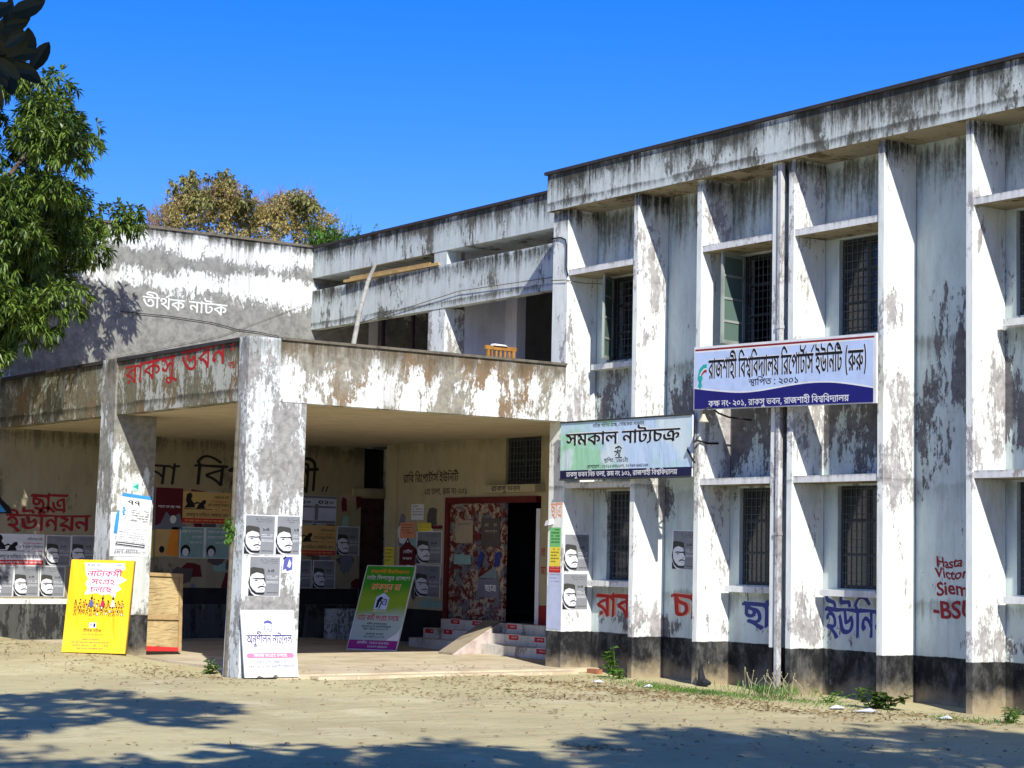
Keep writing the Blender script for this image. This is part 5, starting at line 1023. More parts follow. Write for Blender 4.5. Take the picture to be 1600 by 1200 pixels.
# wooden framed cloth board seen from behind
n = NB('aged_canvas'); c = n.mix((.50,.38,.19), (.38,.28,.14), n.step(n.noise(3, 6, .6), .4, .65)); n.col(c); n.bump(n.noise(4, 4, .5, (1,.5,3), 1.2), .9, .06); M['canvas'] = n.done(.8)
o, u, v, bw, bh = lean((-3.78, -4.44, .105), (-3.88, -3.69, .085), (-3.98, -4.36, 1.215))
r = empty('canvas_board', o, 'wooden framed board showing its brown canvas back, beside the left porch column', 'board')
uu = u.normalized(); vv = v.normalized(); nrm = uu.cross(vv).normalized()
def bar(mb, q, d0, d1, mi=0): mb.hexa([o+uu*a+vv*b+nrm*d0 for a, b in q] + [o+uu*a+vv*b+nrm*d1 for a, b in q], mi)
mb = MB(); bar(mb, [(.01,.01),(bw-.01,.01),(bw-.01,bh-.01),(.01,bh-.01)], -.012, -.002); mb.build('canvas', M['canvas'], r)
mb = MB()
for a, b, c2, d in ((0,.05,0,bh),(bw-.05,bw,0,bh),(.051,bw-.051,bh-.05,bh),(.051,bw-.051,bh*.40,bh*.46)): bar(mb, [(a,c2),(b,c2),(b,d),(a,d)], -.001, .03)
mb.build('wood_frame', plain('honey_frame_wood', (.42,.29,.14), .6, .2, 0, 9), r)
mb = MB(); bar(mb, [(.051,.0),(bw-.051,.0),(bw-.051,.055),(.051,.075)], -.0005, .02); mb.build('hem', M['note_red'], r)
# white board against the front column
o, u, v, bw, bh = lean((.60, -4.965, .02), (.60, -4.225, .02), (.44, -4.975, .835))
r, F = board('display_board', o, u, v, bw, bh, 'white theatre group board leaning on the front porch column', 'board', .02)
F.rect(0,0,bw,bh,0,0)
ex, ey = .365, .63
F.poly(stroke([(ex-.055,ey+.03),(ex-.05,ey-.05),(ex-.02,ey-.075),(ex+.03,ey-.07),(ex+.05,ey-.04),(ex+.055,ey+.04)], .010), 1, 1)
F.poly([(ex-.06,ey+.03),(ex-.05,ey+.06),(ex,ey+.075),(ex+.05,ey+.06),(ex+.06,ey+.025),(ex,ey+.035)], 1, 1)
for s_ in (-1, 1): F.poly(stroke([(ex+s_*.035,ey+.015),(ex+s_*.012,ey+.012),(ex+s_*.018,ey-.02)], .007), 1, 1)
F.poly(stroke([(ex-.02,ey-.045),(ex+.02,ey-.045)], .009), 3, 1); F.poly(stroke([(ex-.01,ey-.025),(ex+.008,ey-.025)], .008), 3, 1); ibars(F, ex-.06, ex+.06, ey-.115, .02, 4, 2, 1)
F.text('anushilon', .055, .415, .63, .105, 3, 1, 24)
pill = [(p[0], p[1]) for p in ngon(.075,.265,.032,.032,8,math.pi/2,math.pi*1.5)] + [(p[0], p[1]) for p in ngon(.665,.265,.032,.032,8,-math.pi/2,math.pi/2)]
F.poly(pill, 2, 1); F.text('member', .14, .248, .46, .036, 0, 2, 30)
F.text('time', .16, .165, .43, .032, 1, 1, 18); F.text('addr', .05, .110, .65, .034, 1, 1, 18)
F.poly([(.16,0),(.19,.025),(.22,.012),(.25,0)], 4, 2); F.poly([(.38,0),(.40,.022),(.43,.03),(.46,.0)], 4, 2)
F.build('print', [M['white'], M['indigo'], M['pink'], M['navy'], M['coping_lt']], r)
# green board leaning back on the porch
n = NB('green_banner_vinyl'); sp = n.m_('ADD', n.z, n.m_('MULTIPLY', n.m_('SUBTRACT', n.noise(1.2, 2, .5), .5), .35))
c = n.mix((.40,.50,.46), (.22,.36,.03), n.step(sp, .50, .72)); c = n.mix(c, (.035,.26,.02), n.step(sp, .85, 1.1)); n.col(c)
M['green_vinyl'] = n.done(.4)
o, u, v, bw, bh = lean((-4.572, -.517, .048), (-3.897, -.016, .048), (-5.031, .102, 1.359))
r, F = board('display_board', o, u, v, bw, bh, 'green theatre board with a purple foot leaning beside the entrance steps', 'board', .03, M['paper'])
F.rect(.012,.012,bw-.012,bh-.012,0,0); F.rect(.012,.012,bw-.012,.17,1,1)
F.poly([(bw-.22,.171),(bw-.012,.171),(bw-.012,.40),(bw-.06,.30)], 2, 1)
F.text('ru', .09, 1.375, .66, .055, 3, 2, 24); F.text('play', .05, 1.255, .74, .065, 4, 2, 60); F.text('play', .05, 1.255, .74, .065, 2, 3, 0)
F.text('play2', .16, 1.07, .50, .105, 2, 2, 70); F.text('play2', .16, 1.07, .50, .105, 3, 3, 30)
F.poly([(.29,.72),(.51,.72),(.52,.93),(.41,1.02),(.29,.94)], 5, 1); F.poly([(.32,.74),(.36,.76),(.37,.86),(.42,.93),(.36,.95),(.32,.88)], 4, 2)
F.poly(stroke([(.38,.73),(.40,.85),(.37,.90)], .02), 4, 2); F.poly(stroke([(.42,.90),(.48,.90),(.48,.81),(.42,.81),(.42,.87),(.46,.87)], .018), 4, 2)
ibars(F, .29, .51, .675, .03, 5, 2, 2)
F.text('play3', .06, .52, .70, .085, 2, 2, 80); F.text('play3', .06, .52, .70, .085, 6, 3, 36)
F.text('contact', .24, .445, .34, .03, 4, 2, 20); F.text('addr', .16, .395, .50, .032, 4, 2, 20); F.text('hours', .2, .35, .42, .03, 4, 2, 20)
F.text('raksubhaban', .26, .265, .30, .03, 4, 2, 20); F.text('hours', .24, .215, .34, .028, 4, 2, 20)
F.text('mob', .15, .105, .54, .042, 2, 2, 20); F.text('mob2', .34, .04, .34, .04, 2, 2, 20)
F.build('print', [M['green_vinyl'], M['purple_print'], M['white'], M['orange'], M['black'], M['sky_print'], M['red']], r)
# ---------------------------------------------------------------- odds and ends on the gallery
r = empty('wooden_chair', (-.85, -.50, 3.75), 'orange-brown wooden chair whose back shows over the porch parapet', 'chair')
M['chair'] = plain('varnished_orange_wood', (.42,.20,.05), .45, .2, 0, 8)
x0, y0, z0 = -.85, -.50, 3.66
mb = MB(); mb.box(x0-.42, x0+.02, y0, y0+.48, z0+.42, z0+.455); mb.build('seat', M['chair'], r)
for dx in (-.40, -.045):
    for dy in (.0, .44):
        mb = MB(); mb.box(x0+dx, x0+dx+.04, y0+dy, y0+dy+.04, z0, z0+(.84 if dx > -.1 else .419)); mb.build('leg', M['chair'], r)
mb = MB(); mb.box(x0-.045, x0-.005, y0-.03, y0+.51, z0+.842, z0+.90); mb.box(x0-.04, x0-.01, y0+.041, y0+.439, z0+.56, z0+.60)
for k in range(5): mb.box(x0-.035, x0-.015, y0+.075+.075*k, y0+.105+.075*k, z0+.601, z0+.841)
mb.build('backrest', M['chair'], r)
mb = MB(); mb.hexa([(x0-.10,y0+.10,z0+.902),(x0+.02,y0+.10,z0+.902),(x0+.02,y0+.34,z0+.902),(x0-.10,y0+.34,z0+.902),(x0-.08,y0+.12,z0+.935),(x0+.0,y0+.12,z0+.93),(x0+.0,y0+.30,z0+.925),(x0-.08,y0+.31,z0+.93)])
tag(mb.build('folded_cloth', M['paper']), 'folded white cloth lying on the back of the wooden chair', 'cloth')
mb = MB(); mb.tube([(-4.42,-.60,3.74),(-4.72,-.45,4.90),(-4.98,-.2,5.45),(-5.42,.2,6.02),(-5.55,.40,6.32)], [.04,.042,.04,.036,.03], 8)
tag(mb.build('bamboo_pole', plain('grey_bamboo', (.36,.35,.31), .7, .2, 0, 9), None, True), 'grey bamboo pole leaning from the porch roof up to the gallery', 'pole')
mb = MB()
M['planks'] = plain('raw_timber', (.50,.34,.14), .7, .2, 0, 6)
mb.hexa([(-7.05,LG-.10,6.215),(-4.15,LG-.02,6.208),(-4.15,LG+.05,6.208),(-7.05,LG-.03,6.215),(-7.05,LG-.10,6.26),(-4.15,LG-.02,6.255),(-4.15,LG+.05,6.255),(-7.05,LG-.03,6.26)])
tag(mb.build('timber_plank', M['planks']), 'longer raw timber plank lying in the gallery slot, the front one', 'plank')
mb = MB(); mb.hexa([(-7.0,LG+.0,6.27),(-4.5,LG+.04,6.262),(-4.5,LG+.11,6.262),(-7.0,LG+.07,6.27),(-7.0,LG+.0,6.32),(-4.5,LG+.04,6.30),(-4.5,LG+.11,6.30),(-7.0,LG+.07,6.32)])
tag(mb.build('timber_plank', plain('split_timber', (.44,.29,.12), .7, .2, 0, 6)), 'shorter raw timber plank behind the front one in the gallery slot', 'plank')
def cable(pts, r_, label, m='black'):
    mb = MB(); mb.tube(pts, r_, 5); return tag(mb.build('cable', M[m], None, True), label, 'cable')
cable([(LW+.03,-2.9,5.50),(LW+.03,-2.0,5.50),(LW+.03,-1.2,5.46),(LW+.03,-.7,5.38),(LW+.03,-.3,5.37),(LW+.03,.1,5.33),(LW+.03,.25,5.0)], .007, 'dark cable sagging across the left wall under the chalked words')
cable([(LW+.03,-3.0,4.72),(LW+.03,-1.0,5.25),(LW+.03,.70,5.98)], .0035, 'thin wire running up the left wall to the gallery corner', 'coping_lt')
cable([(-.02,LG-.1,6.06),(-.03,-.015,6.05),(.20,-.015,6.04),(.30,-.015,6.0),(.335,-.015,5.92),(.335,-.015,5.6),(.37,-.005,5.48)], .011, 'dark cable bent round the top of the corner fin')
cable([(LW+.2,LG-.01,5.35),(-3.5,LG-.03,5.72),(-.02,LG-.04,5.66),(.0,-.02,5.45),(.36,-.02,5.42),(.5,.2,5.38),(.7,D-.01,5.38)], .006, 'thin wire strung along the gallery band to the first window', 'coping_lt')

# ---------------------------------------------------------------- vegetation
class Leaves:
    def __init__(s, seed): s.mb = MB(); s.r = random.Random(seed)
    def leaf(s, p, d, L, w_, droop=.25, mi=0):
        p = Vector(p); d = Vector(d).normalized()
        side = d.cross(Vector((s.r.uniform(-.4,.4), s.r.uniform(-.4,.4), 1))).normalized()
        up = side.cross(d).normalized()
        m = p + d*L*.5 - up*w_*.22; t = p + d*L + Vector((0,0,-droop*L))
        m.z -= droop*L*.2
        a = p + d*L*.45 + side*w_*.5; b = p + d*L*.45 - side*w_*.5
        s.mb.face([p, a, t, m], mi); s.mb.face([p, m, t, b], mi)
    def rosette(s, c, d, n, L, w_, droop=.25):
        d = Vector(d).normalized()
        for k in range(n):
            q = Vector((s.r.gauss(0,1), s.r.gauss(0,1), s.r.gauss(0,1))).normalized()
            dd = (d*.75 + q + Vector((0,0,-.45))).normalized()
            s.leaf(c + dd*.01, dd, L*s.r.uniform(.7,1.15), w_*s.r.uniform(.8,1.2), droop*s.r.uniform(.5,1.6))
    def clump(s, c, rad, nros, nleaf, L, w_, droop=.25, flat=.85):
        c = Vector(c)
        for k in range(nros):
            q = Vector((s.r.gauss(0,1), s.r.gauss(0,1), s.r.gauss(0,1))).normalized()
            rr_ = rad*(s.r.random()**.45)
            p = c + Vector((q.x*rr_, q.y*rr_, q.z*rr_*flat))
            s.rosette(p, q, nleaf, L, w_, droop)
def leaf_mat(name, c1, c2, rough=.45, trans=.25):
    n = NB(name)
    rnd = n.geo.outputs['Random Per Island']
    c = n.mix(c1, c2, rnd); c = n.mix(c, tuple(q*.6 for q in c1), n.step(n.noise(1.2, 3, .5), .5, .65))
    n.col(c); n.b.inputs['Roughness'].default_value = rough; n.b.inputs['Specular IOR Level'].default_value = .45
    tr = n.t.nodes.new('ShaderNodeBsdfTranslucent'); n.t.links.new(n.mix(c, (.25,.40,.02), .35), tr.inputs['Color'])
    mx = n.t.nodes.new('ShaderNodeMixShader'); mx.inputs[0].default_value = trans
    n.t.links.new(n.b.outputs[0], mx.inputs[1]); n.t.links.new(tr.outputs[0], mx.inputs[2])
    n.t.links.new(mx.outputs[0], n.t.nodes['Material Output'].inputs['Surface'])
    return n.m
M['mango'] = leaf_mat('mango_leaf', (.036,.080,.011), (.17,.245,.035), .4, .10)
M['shade_leaf'] = leaf_mat('broad_shade_leaf', (.045,.085,.02), (.075,.13,.025), .4, .2)
M['bark'] = plain('grey_brown_bark', (.13,.10,.075), .95, .3, 0, 12)
# mango tree
MANGO = [(-4.4, -6.4, 6.1), (-5.4, -6.0, 6.5), (-5.3, -6.9, 6.3), (-4.8, -6.8, 8.2), (-6.7, -4.8, 6.2), (-7.0, -6.8, 6.5), (-7.1, -6.3, 7.9), (-4.7, -6.3, 6.6), (-5.7, -5.7, 5.9), (-6.4, -5.0, 7.0), (-6.3, -6.2, 7.9), (-6.0, -7.0, 5.2), (-4.5, -7.8, 7.4), (-5.3, -6.3, 8.4), (-6.9, -4.4, 8.1), (-4.9, -6.5, 4.3), (-6.9, -6.6, 7.8), (-6.7, -6.8, 5.2), (-6.6, -5.2, 7.0), (-5.9, -5.3, 8.5), (-4.3, -7.2, 7.2), (-5.3, -6.2, 4.8), (-6.6, -6.6, 4.3), (-6.2, -6.3, 5.3), (-6.9, -6.1, 8.8), (-5.4, -5.6, 7.7), (-4.3, -6.7, 6.5), (-4.6, -6.2, 6.0), (-4.5, -7.2, 7.8), (-4.4, -7.1, 5.2), (-4.6, -7.0, 4.3), (-6.9, -5.0, 7.2), (-6.5, -6.8, 4.4), (-4.7, -5.5, 7.6), (-6.7, -5.1, 7.8), (-4.6, -7.0, 6.0), (-4.4, -5.9, 7.4), (-7.0, -6.0, 7.0), (-5.5, -6.9, 7.0), (-4.5, -7.3, 6.8), (-6.8, -4.7, 6.4), (-4.5, -7.7, 8.3), (-5.8, -7.2, 5.8), (-4.2, -5.6, 7.2), (-5.0, -7.3, 6.1), (-4.5, -5.5, 5.1), (-4.5, -6.6, 5.5), (-6.1, -5.4, 6.1), (-7.0, -5.0, 6.3), (-5.5, -6.1, 5.4), (-6.9, -5.4, 5.1), (-6.5, -5.1, 6.8), (-5.4, -5.2, 6.6), (-5.2, -7.5, 7.2), (-4.5, -7.2, 7.7), (-4.5, -5.7, 6.7), (-6.6, -5.9, 5.9), (-4.5, -6.4, 5.0), (-6.8, -5.1, 7.7), (-4.7, -6.1, 4.9), (-5.8, -6.5, 8.1), (-6.0, -6.4, 7.9), (-6.3, -5.1, 6.7), (-7.1, -5.5, 8.9), (-6.3, -4.8, 6.4), (-7.1, -6.4, 6.9), (-5.3, -7.1, 8.4), (-5.2, -6.1, 5.9), (-5.8, -5.2, 8.1), (-6.7, -5.4, 5.7), (-5.1, -6.7, 7.1), (-4.9, -5.9, 5.9), (-4.5, -6.5, 5.0), (-5.0, -7.2, 4.4), (-5.3, -7.1, 6.6), (-4.8, -5.8, 4.7), (-5.0, -5.6, 7.9), (-6.9, -4.2, 6.2), (-6.8, -3.6, 6.8), (-5.9, -6.3, 8.5), (-5.7, -5.5, 5.3), (-7.0, -6.7, 5.1), (-6.8, -5.8, 5.3), (-5.0, -7.1, 6.2)]
r = empty('mango_tree', (-5.6, -7.9, 0), 'leafy green mango tree standing in front of the left wall', 'tree')
lv = Leaves(3)
for c in [(-5.6,-5.75,5.3),(-5.4,-5.7,5.7),(-5.8,-5.6,5.0),(-5.2,-5.9,6.1),(-5.9,-5.8,5.6),(-5.3,-6.1,5.4),(-5.0,-5.9,5.9),(-5.7,-6.1,4.6),(-5.5,-6.2,4.9),(-6.0,-6.0,4.4)]:
    lv.clump(c, .40, 70, 8, .15, .044, .30, .7)
for c in [(-7.0,-4.35,6.2),(-6.9,-4.6,5.8),(-7.05,-4.8,6.4),(-6.6,-5.0,6.1),(-6.9,-4.15,6.6),(-6.9,-4.3,6.95),(-6.5,-4.9,6.7)]:
    lv.clump(c, .36, 44, 8, .15, .044, .30, .7)
for c in MANGO: lv.clump(c, .48, 74, 8, .15, .044, .30, .62)
lv.mb.build('crown', M['mango'], r)
mb = MB(); mb.tube([(-5.6,-7.9,-.1),(-5.65,-7.85,1.5),(-5.6,-7.6,3.0),(-5.7,-7.2,4.2)], [.26,.22,.19,.17], 10)
mb.build('trunk', M['bark'], r, True)
mb = MB()
for e in ((-6.6,-5.2,6.4),(-5.2,-5.6,7.6),(-4.8,-6.8,8.2),(-6.9,-6.2,8.0),(-4.6,-6.4,5.4),(-6.4,-6.6,4.2)):
    s_ = Vector((-5.68,-7.25,4.1)); e = Vector(e); m_ = (s_+e)/2+Vector((0,-.1,.35)); mb.tube([s_, m_, e], [.10,.06,.02], 7)
mb.build('limb', M['bark'], r, True)
# tree over the photographer: its shade lies on the ground, its low leaves hang into the corner of the view
SHADE_A = [(18.9, -8.7, 8.3, 0.7), (18.5, -8.7, 8.3, 0.7), (25.6, -11.0, 9.6, 0.7), (21.2, -11.0, 7.8, 0.7), (18.0, -8.6, 7.6, 0.7), (25.9, -11.2, 9.8, 0.7), (20.2, -6.9, 7.9, 0.7), (25.3, -11.7, 10.0, 0.7), (20.9, -6.2, 9.0, 0.7), (21.3, -9.3, 7.5, 0.7), (21.6, -8.5, 10.3, 0.7), (22.4, -9.1, 7.9, 0.7), (25.1, -10.2, 10.1, 0.7), (22.6, -9.1, 8.3, 0.7), (20.7, -9.1, 7.4, 0.7), (21.6, -11.5, 7.0, 0.7), (22.2, -11.2, 8.5, 0.7), (22.9, -12.3, 7.5, 0.7), (21.1, -9.1, 9.1, 0.7), (22.4, -10.8, 9.6, 0.7), (24.3, -11.9, 10.1, 0.7), (23.8, -12.5, 9.1, 0.7), (19.6, -9.8, 7.5, 0.7), (26.4, -12.4, 10.3, 0.7), (22.5, -10.8, 6.9, 0.7), (25.3, -13.3, 9.7, 0.7), (24.7, -12.7, 9.1, 0.7), (20.4, -7.4, 7.5, 0.7), (19.5, -8.1, 8.2, 0.7), (22.7, -12.3, 8.1, 0.7), (21.6, -9.5, 10.4, 0.7), (18.6, -8.1, 7.0, 0.7), (20.4, -10.3, 9.3, 0.7), (23.2, -9.8, 10.5, 0.7), (23.3, -12.2, 9.7, 0.7), (24.3, -12.6, 8.6, 0.7), (19.5, -9.9, 6.9, 0.7), (22.6, -9.9, 10.1, 0.7), (20.9, -8.5, 6.9, 0.7), (19.2, -9.2, 7.6, 0.7), (22.1, -12.0, 7.3, 0.7), (24.1, -12.1, 8.3, 0.7), (25.1, -10.4, 9.7, 0.7), (21.0, -8.8, 7.1, 0.7), (25.5, -13.5, 10.1, 0.7), (22.9, -8.2, 9.2, 0.7), (25.0, -10.7, 9.8, 0.7), (24.1, -11.4, 9.3, 0.7), (26.0, -13.6, 10.3, 0.7), (25.9, -14.2, 10.4, 0.7), (21.4, -7.2, 10.1, 0.7), (24.7, -13.5, 9.3, 0.7), (20.2, -10.2, 9.2, 0.7), (25.6, -12.1, 10.2, 0.7), (22.0, -6.8, 9.8, 0.7), (24.7, -11.4, 8.8, 0.7), (22.0, -7.3, 9.3, 0.7), (25.1, -13.0, 9.7, 0.7), (20.4, -9.8, 6.9, 0.7), (24.5, -12.2, 9.1, 0.7), (22.3, -11.3, 9.6, 0.7), (22.5, -10.2, 7.1, 0.7), (23.1, -10.1, 9.7, 0.7), (20.5, -9.5, 8.6, 0.7), (24.2, -12.8, 10.1, 0.7), (23.7, -10.6, 10.0, 0.7), (21.7, -6.9, 10.1, 0.7), (22.3, -10.9, 9.9, 0.7), (22.2, -11.3, 7.4, 0.7), (19.5, -6.2, 7.4, 0.7), (20.8, -12.9, 8.8, 0.6), (20.6, -12.1, 6.8, 0.6), (21.4, -13.9, 8.6, 0.6), (19.7, -12.0, 7.1, 0.6), (22.0, -14.5, 8.1, 0.6), (24.2, -14.2, 9.1, 0.6), (21.3, -12.9, 8.0, 0.6), (23.6, -12.9, 10.2, 0.6), (24.0, -15.2, 9.7, 0.6), (19.7, -12.2, 7.3, 0.6), (21.8, -12.4, 9.2, 0.6), (16.9, -12.2, 7.3, 0.6), (21.8, -12.0, 10.1, 0.6), (21.0, -13.6, 8.1, 0.6), (18.7, -11.3, 8.3, 0.6), (19.8, -12.0, 7.9, 0.6), (24.6, -13.8, 9.8, 0.6), (22.0, -13.2, 7.4, 0.6), (21.8, -13.2, 8.9, 0.6), (25.1, -13.9, 10.4, 0.6), (22.5, -14.9, 9.3, 0.6), (23.7, -13.7, 9.9, 0.6), (22.5, -14.6, 8.3, 0.6), (24.1, -14.5, 9.4, 0.6), (18.9, -12.6, 8.0, 0.6), (25.3, -15.0, 10.1, 0.6), (22.2, -13.8, 9.8, 0.6), (18.6, -12.7, 6.8, 0.6), (22.1, -14.5, 9.4, 0.6), (22.9, -13.4, 10.3, 0.6), (17.7, -10.9, 7.1, 0.6), (25.7, -14.4, 10.2, 0.6), (18.7, -11.7, 7.1, 0.6), (21.5, -13.8, 10.2, 0.6), (21.5, -12.6, 7.4, 0.6), (22.0, -14.1, 10.3, 0.6), (23.1, -15.1, 9.3, 0.6), (22.3, -14.0, 7.8, 0.6), (17.7, -11.3, 7.2, 0.6), (18.2, -13.2, 7.3, 0.6), (22.0, -15.0, 7.9, 0.6), (23.8, -13.4, 9.5, 0.6), (25.1, -14.8, 10.1, 0.6), (22.8, -13.3, 9.4, 0.6), (21.9, -12.9, 8.7, 0.6), (22.4, -14.9, 8.6, 0.6)]
SHADE_B = [(14.1, -13.7, 10.0, 0.46), (14.8, -13.4, 9.3, 0.46), (13.7, -11.2, 8.2, 0.46), (17.7, -14.7, 9.8, 0.46), (14.8, -13.4, 8.6, 0.46), (16.1, -12.0, 9.9, 0.46), (13.8, -11.5, 7.2, 0.46), (17.2, -14.2, 10.1, 0.46), (15.1, -12.4, 10.0, 0.46), (15.6, -12.6, 10.1, 0.46), (15.5, -12.6, 9.9, 0.46), (13.1, -12.4, 9.4, 0.46), (15.5, -13.0, 9.0, 0.46), (10.9, -11.8, 7.1, 0.46), (16.3, -12.5, 9.1, 0.46), (13.5, -13.4, 6.9, 0.46), (12.0, -11.6, 8.1, 0.46), (13.5, -11.3, 8.2, 0.46), (16.9, -14.1, 9.7, 0.46), (13.2, -11.5, 7.4, 0.46), (15.1, -12.1, 9.1, 0.46), (14.6, -11.7, 9.1, 0.46), (12.6, -12.5, 6.9, 0.46), (15.2, -13.5, 10.2, 0.46), (13.9, -13.3, 7.1, 0.46), (14.7, -13.8, 10.3, 0.46), (11.8, -11.5, 8.1, 0.46), (14.6, -13.5, 9.9, 0.46), (21.4, -16.1, 7.9, 0.6), (23.3, -16.2, 10.2, 0.6), (20.5, -15.8, 7.5, 0.6), (18.2, -13.7, 7.6, 0.6), (19.0, -15.4, 8.0, 0.6), (21.1, -15.6, 7.4, 0.6), (24.3, -17.2, 10.3, 0.6), (20.7, -15.0, 7.0, 0.6), (22.7, -15.4, 9.3, 0.6), (17.8, -13.4, 7.5, 0.6), (20.7, -15.9, 8.8, 0.6), (21.4, -15.4, 9.6, 0.6), (20.0, -14.5, 6.9, 0.6), (18.1, -14.8, 7.7, 0.6), (20.0, -14.8, 9.1, 0.6), (21.1, -15.7, 9.4, 0.6), (21.2, -15.7, 7.6, 0.6), (20.5, -16.0, 9.9, 0.6), (22.6, -15.7, 8.6, 0.6), (20.6, -16.0, 9.5, 0.6), (18.5, -14.5, 8.2, 0.6), (19.9, -15.0, 8.5, 0.6), (19.4, -15.4, 9.7, 0.6), (18.9, -14.1, 7.2, 0.6)]
r = empty('shade_tree', (22.6, -9.6, 0), 'dark broad leaves of an overhanging tree, seen against the sky at the top left corner', 'tree')
lv = Leaves(5)
for c in SHADE_A: lv.clump(c[:3], c[3], 40 if c[3] > .57 else 24, 7, .26, .13, .15)
for k in range(60):  # extra unseen clumps, added to keep sun off the hanging leaves
    a = lv.r.uniform(0, 6.28); q = lv.r.uniform(0, 1)**.5; z = lv.r.uniform(7.0, 9.5)
    lv.clump((16.5+1.2*(z-3.4)+1.3*q*math.cos(a), -14.0-.483*(z-3.4)+.9*q*math.sin(a), z), .55, 16, 7, .28, .14, .15)
lv.mb.build('crown', M['shade_leaf'], r)
mb = MB(); mb.tube([(22.6,-9.6,-.1),(22.6,-9.65,2),(22.5,-9.9,4.5),(22.4,-10.4,7.5)], [.34,.28,.24,.16], 10)
mb.build('trunk', M['bark'], r, True)
mb = MB()
for e in ((18.3,-8.0,8.2),(20.5,-6.5,8.8),(25,-11.5,9.8),(22.5,-14,9),(18.8,-12,8.2),(21,-15.5,8.2),(24.6,-15.5,10)):
    s_ = Vector((22.5,-10.0,5.0)); e = Vector(e); m_ = (s_+e)/2+Vector((0,0,.8)); mb.tube([s_, m_, e], [.13,.08,.025], 7)
mb.tube([(21,-15.5,8.2),(18.6,-15.2,6.2),(17.0,-14.6,4.6),(16.55,-14.35,3.75),(16.5,-14.2,3.2)], [.04,.03,.02,.012,.007], 7)
mb.build('limb', M['bark'], r, True)
mb = MB(); lf = Leaves(9); lf.mb = mb
def big(p, d, L, w_):
    p = Vector(p); d = Vector(d).normalized(); toc = (Vector((21.9,-16.05,1.6))-p).normalized()
    side = d.cross(toc + Vector((lf.r.uniform(-.5,.5), lf.r.uniform(-.5,.5), lf.r.uniform(-.3,.3)))).normalized(); nn = side.cross(d)
    prof = ((0,.05),(.15,.55),(.35,.92),(.55,1.0),(.75,.82),(.9,.45),(1,.0))
    L_ = [p+d*L*t+side*w_*.5*q-nn*.03*t*L*4 for t, q in prof]; R2 = [p+d*L*t-side*w_*.5*q-nn*.03*t*L*4 for t, q in prof]; C_ = [p+d*L*t-nn*(.03*t*L*4+w_*.10*q) for t, q in prof]
    for k in range(len(prof)-1):
        mb.face([L_[k], L_[k+1], C_[k+1], C_[k]]); mb.face([C_[k], C_[k+1], R2[k+1], R2[k]])
BIGL = [((16.5, -14.091, 3.093), (0.319, 0.021, 0.947), 0.094, 0.03), ((16.6, -14.132, 3.074), (0.408, 0.871, 0.272), 0.073, 0.027), ((16.4, -14.061, 3.087), (0.427, 0.897, 0.114), 0.07, 0.042), ((16.7, -14.165, 2.983), (0.397, 0.662, 0.636), 0.076, 0.029), ((16.5, -14.074, 3.02), (0.367, 0.918, 0.147), 0.082, 0.041), ((16.4, -14.043, 3.026), (0.304, 0.741, 0.599), 0.099, 0.03), ((16.6, -14.123, 2.964), (0.328, 0.93, -0.164), 0.091, 0.031), ((16.5, -14.104, 3.12), (0.518, -0.622, 0.587), 0.058, 0.026), ((16.7, -14.175, 2.954), (0.357, 0.559, -0.749), 0.084, 0.032), ((16.6, -14.159, 3.013), (0.354, 0.567, -0.744), 0.085, 0.04), ((16.5, -14.129, 3.077), (0.458, 0.504, -0.733), 0.066, 0.037), ((16.4, -14.092, 3.163), (0.822, 0.466, -0.329), 0.037, 0.023), ((16.5, -14.13, 2.982), (0.368, 0.478, -0.797), 0.082, 0.033), ((16.6, -14.158, 2.986), (0.384, 0.678, 0.627), 0.078, 0.037)]
for q in BIGL: big(*q)
for k in range(20):
    b = Vector((16.45+lf.r.uniform(-.1,.25), -14.17+lf.r.gauss(0,.02), 0)); b = Vector((16.55, -14.08, 3.028))+RX*lf.r.uniform(-.16,.02)+UX*lf.r.uniform(-.05,.08)+WX*lf.r.uniform(-.15,.15)
    a = lf.r.uniform(-1.9, 1.3); d = RX*math.cos(a)*.8+UX*math.sin(a)+WX*lf.r.uniform(-.4,.4)
    big(b, d, lf.r.uniform(.09,.125), lf.r.uniform(.04,.055))
M['hang_leaf'] = plain('silhouette_leaf', (.012,.020,.008), .45, .2)  # near-black base: the leaves' shade against the sky is in their colour
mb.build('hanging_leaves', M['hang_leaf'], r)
r = empty('shade_tree', (15.8, -16.6, 0), 'tree outside the view whose dappled shadow lies across the yard at lower left', 'tree')
lv = Leaves(6)
for c in SHADE_B: lv.clump(c[:3], c[3], 18, 7, .24, .11, .15)
lv.mb.build('crown', M['shade_leaf'], r)
mb = MB(); mb.tube([(15.8,-16.6,-.1),(15.8,-16.5,3),(15.6,-15.9,6),(15.4,-15.0,8)], [.28,.24,.19,.12], 10)
mb.build('trunk', M['bark'], r, True)
mb = MB()
for e in ((12.4,-11.4,8.0),(13.5,-13,9.8),(16.5,-13,9.4),(17.5,-14.2,10),(21.5,-15.6,9)):
    s_ = Vector((15.6,-15.8,6.2)); e = Vector(e); m_ = (s_+e)/2+Vector((0,0,.6)); mb.tube([s_, m_, e], [.11,.07,.02], 7)
mb.build('limb', M['bark'], r, True)

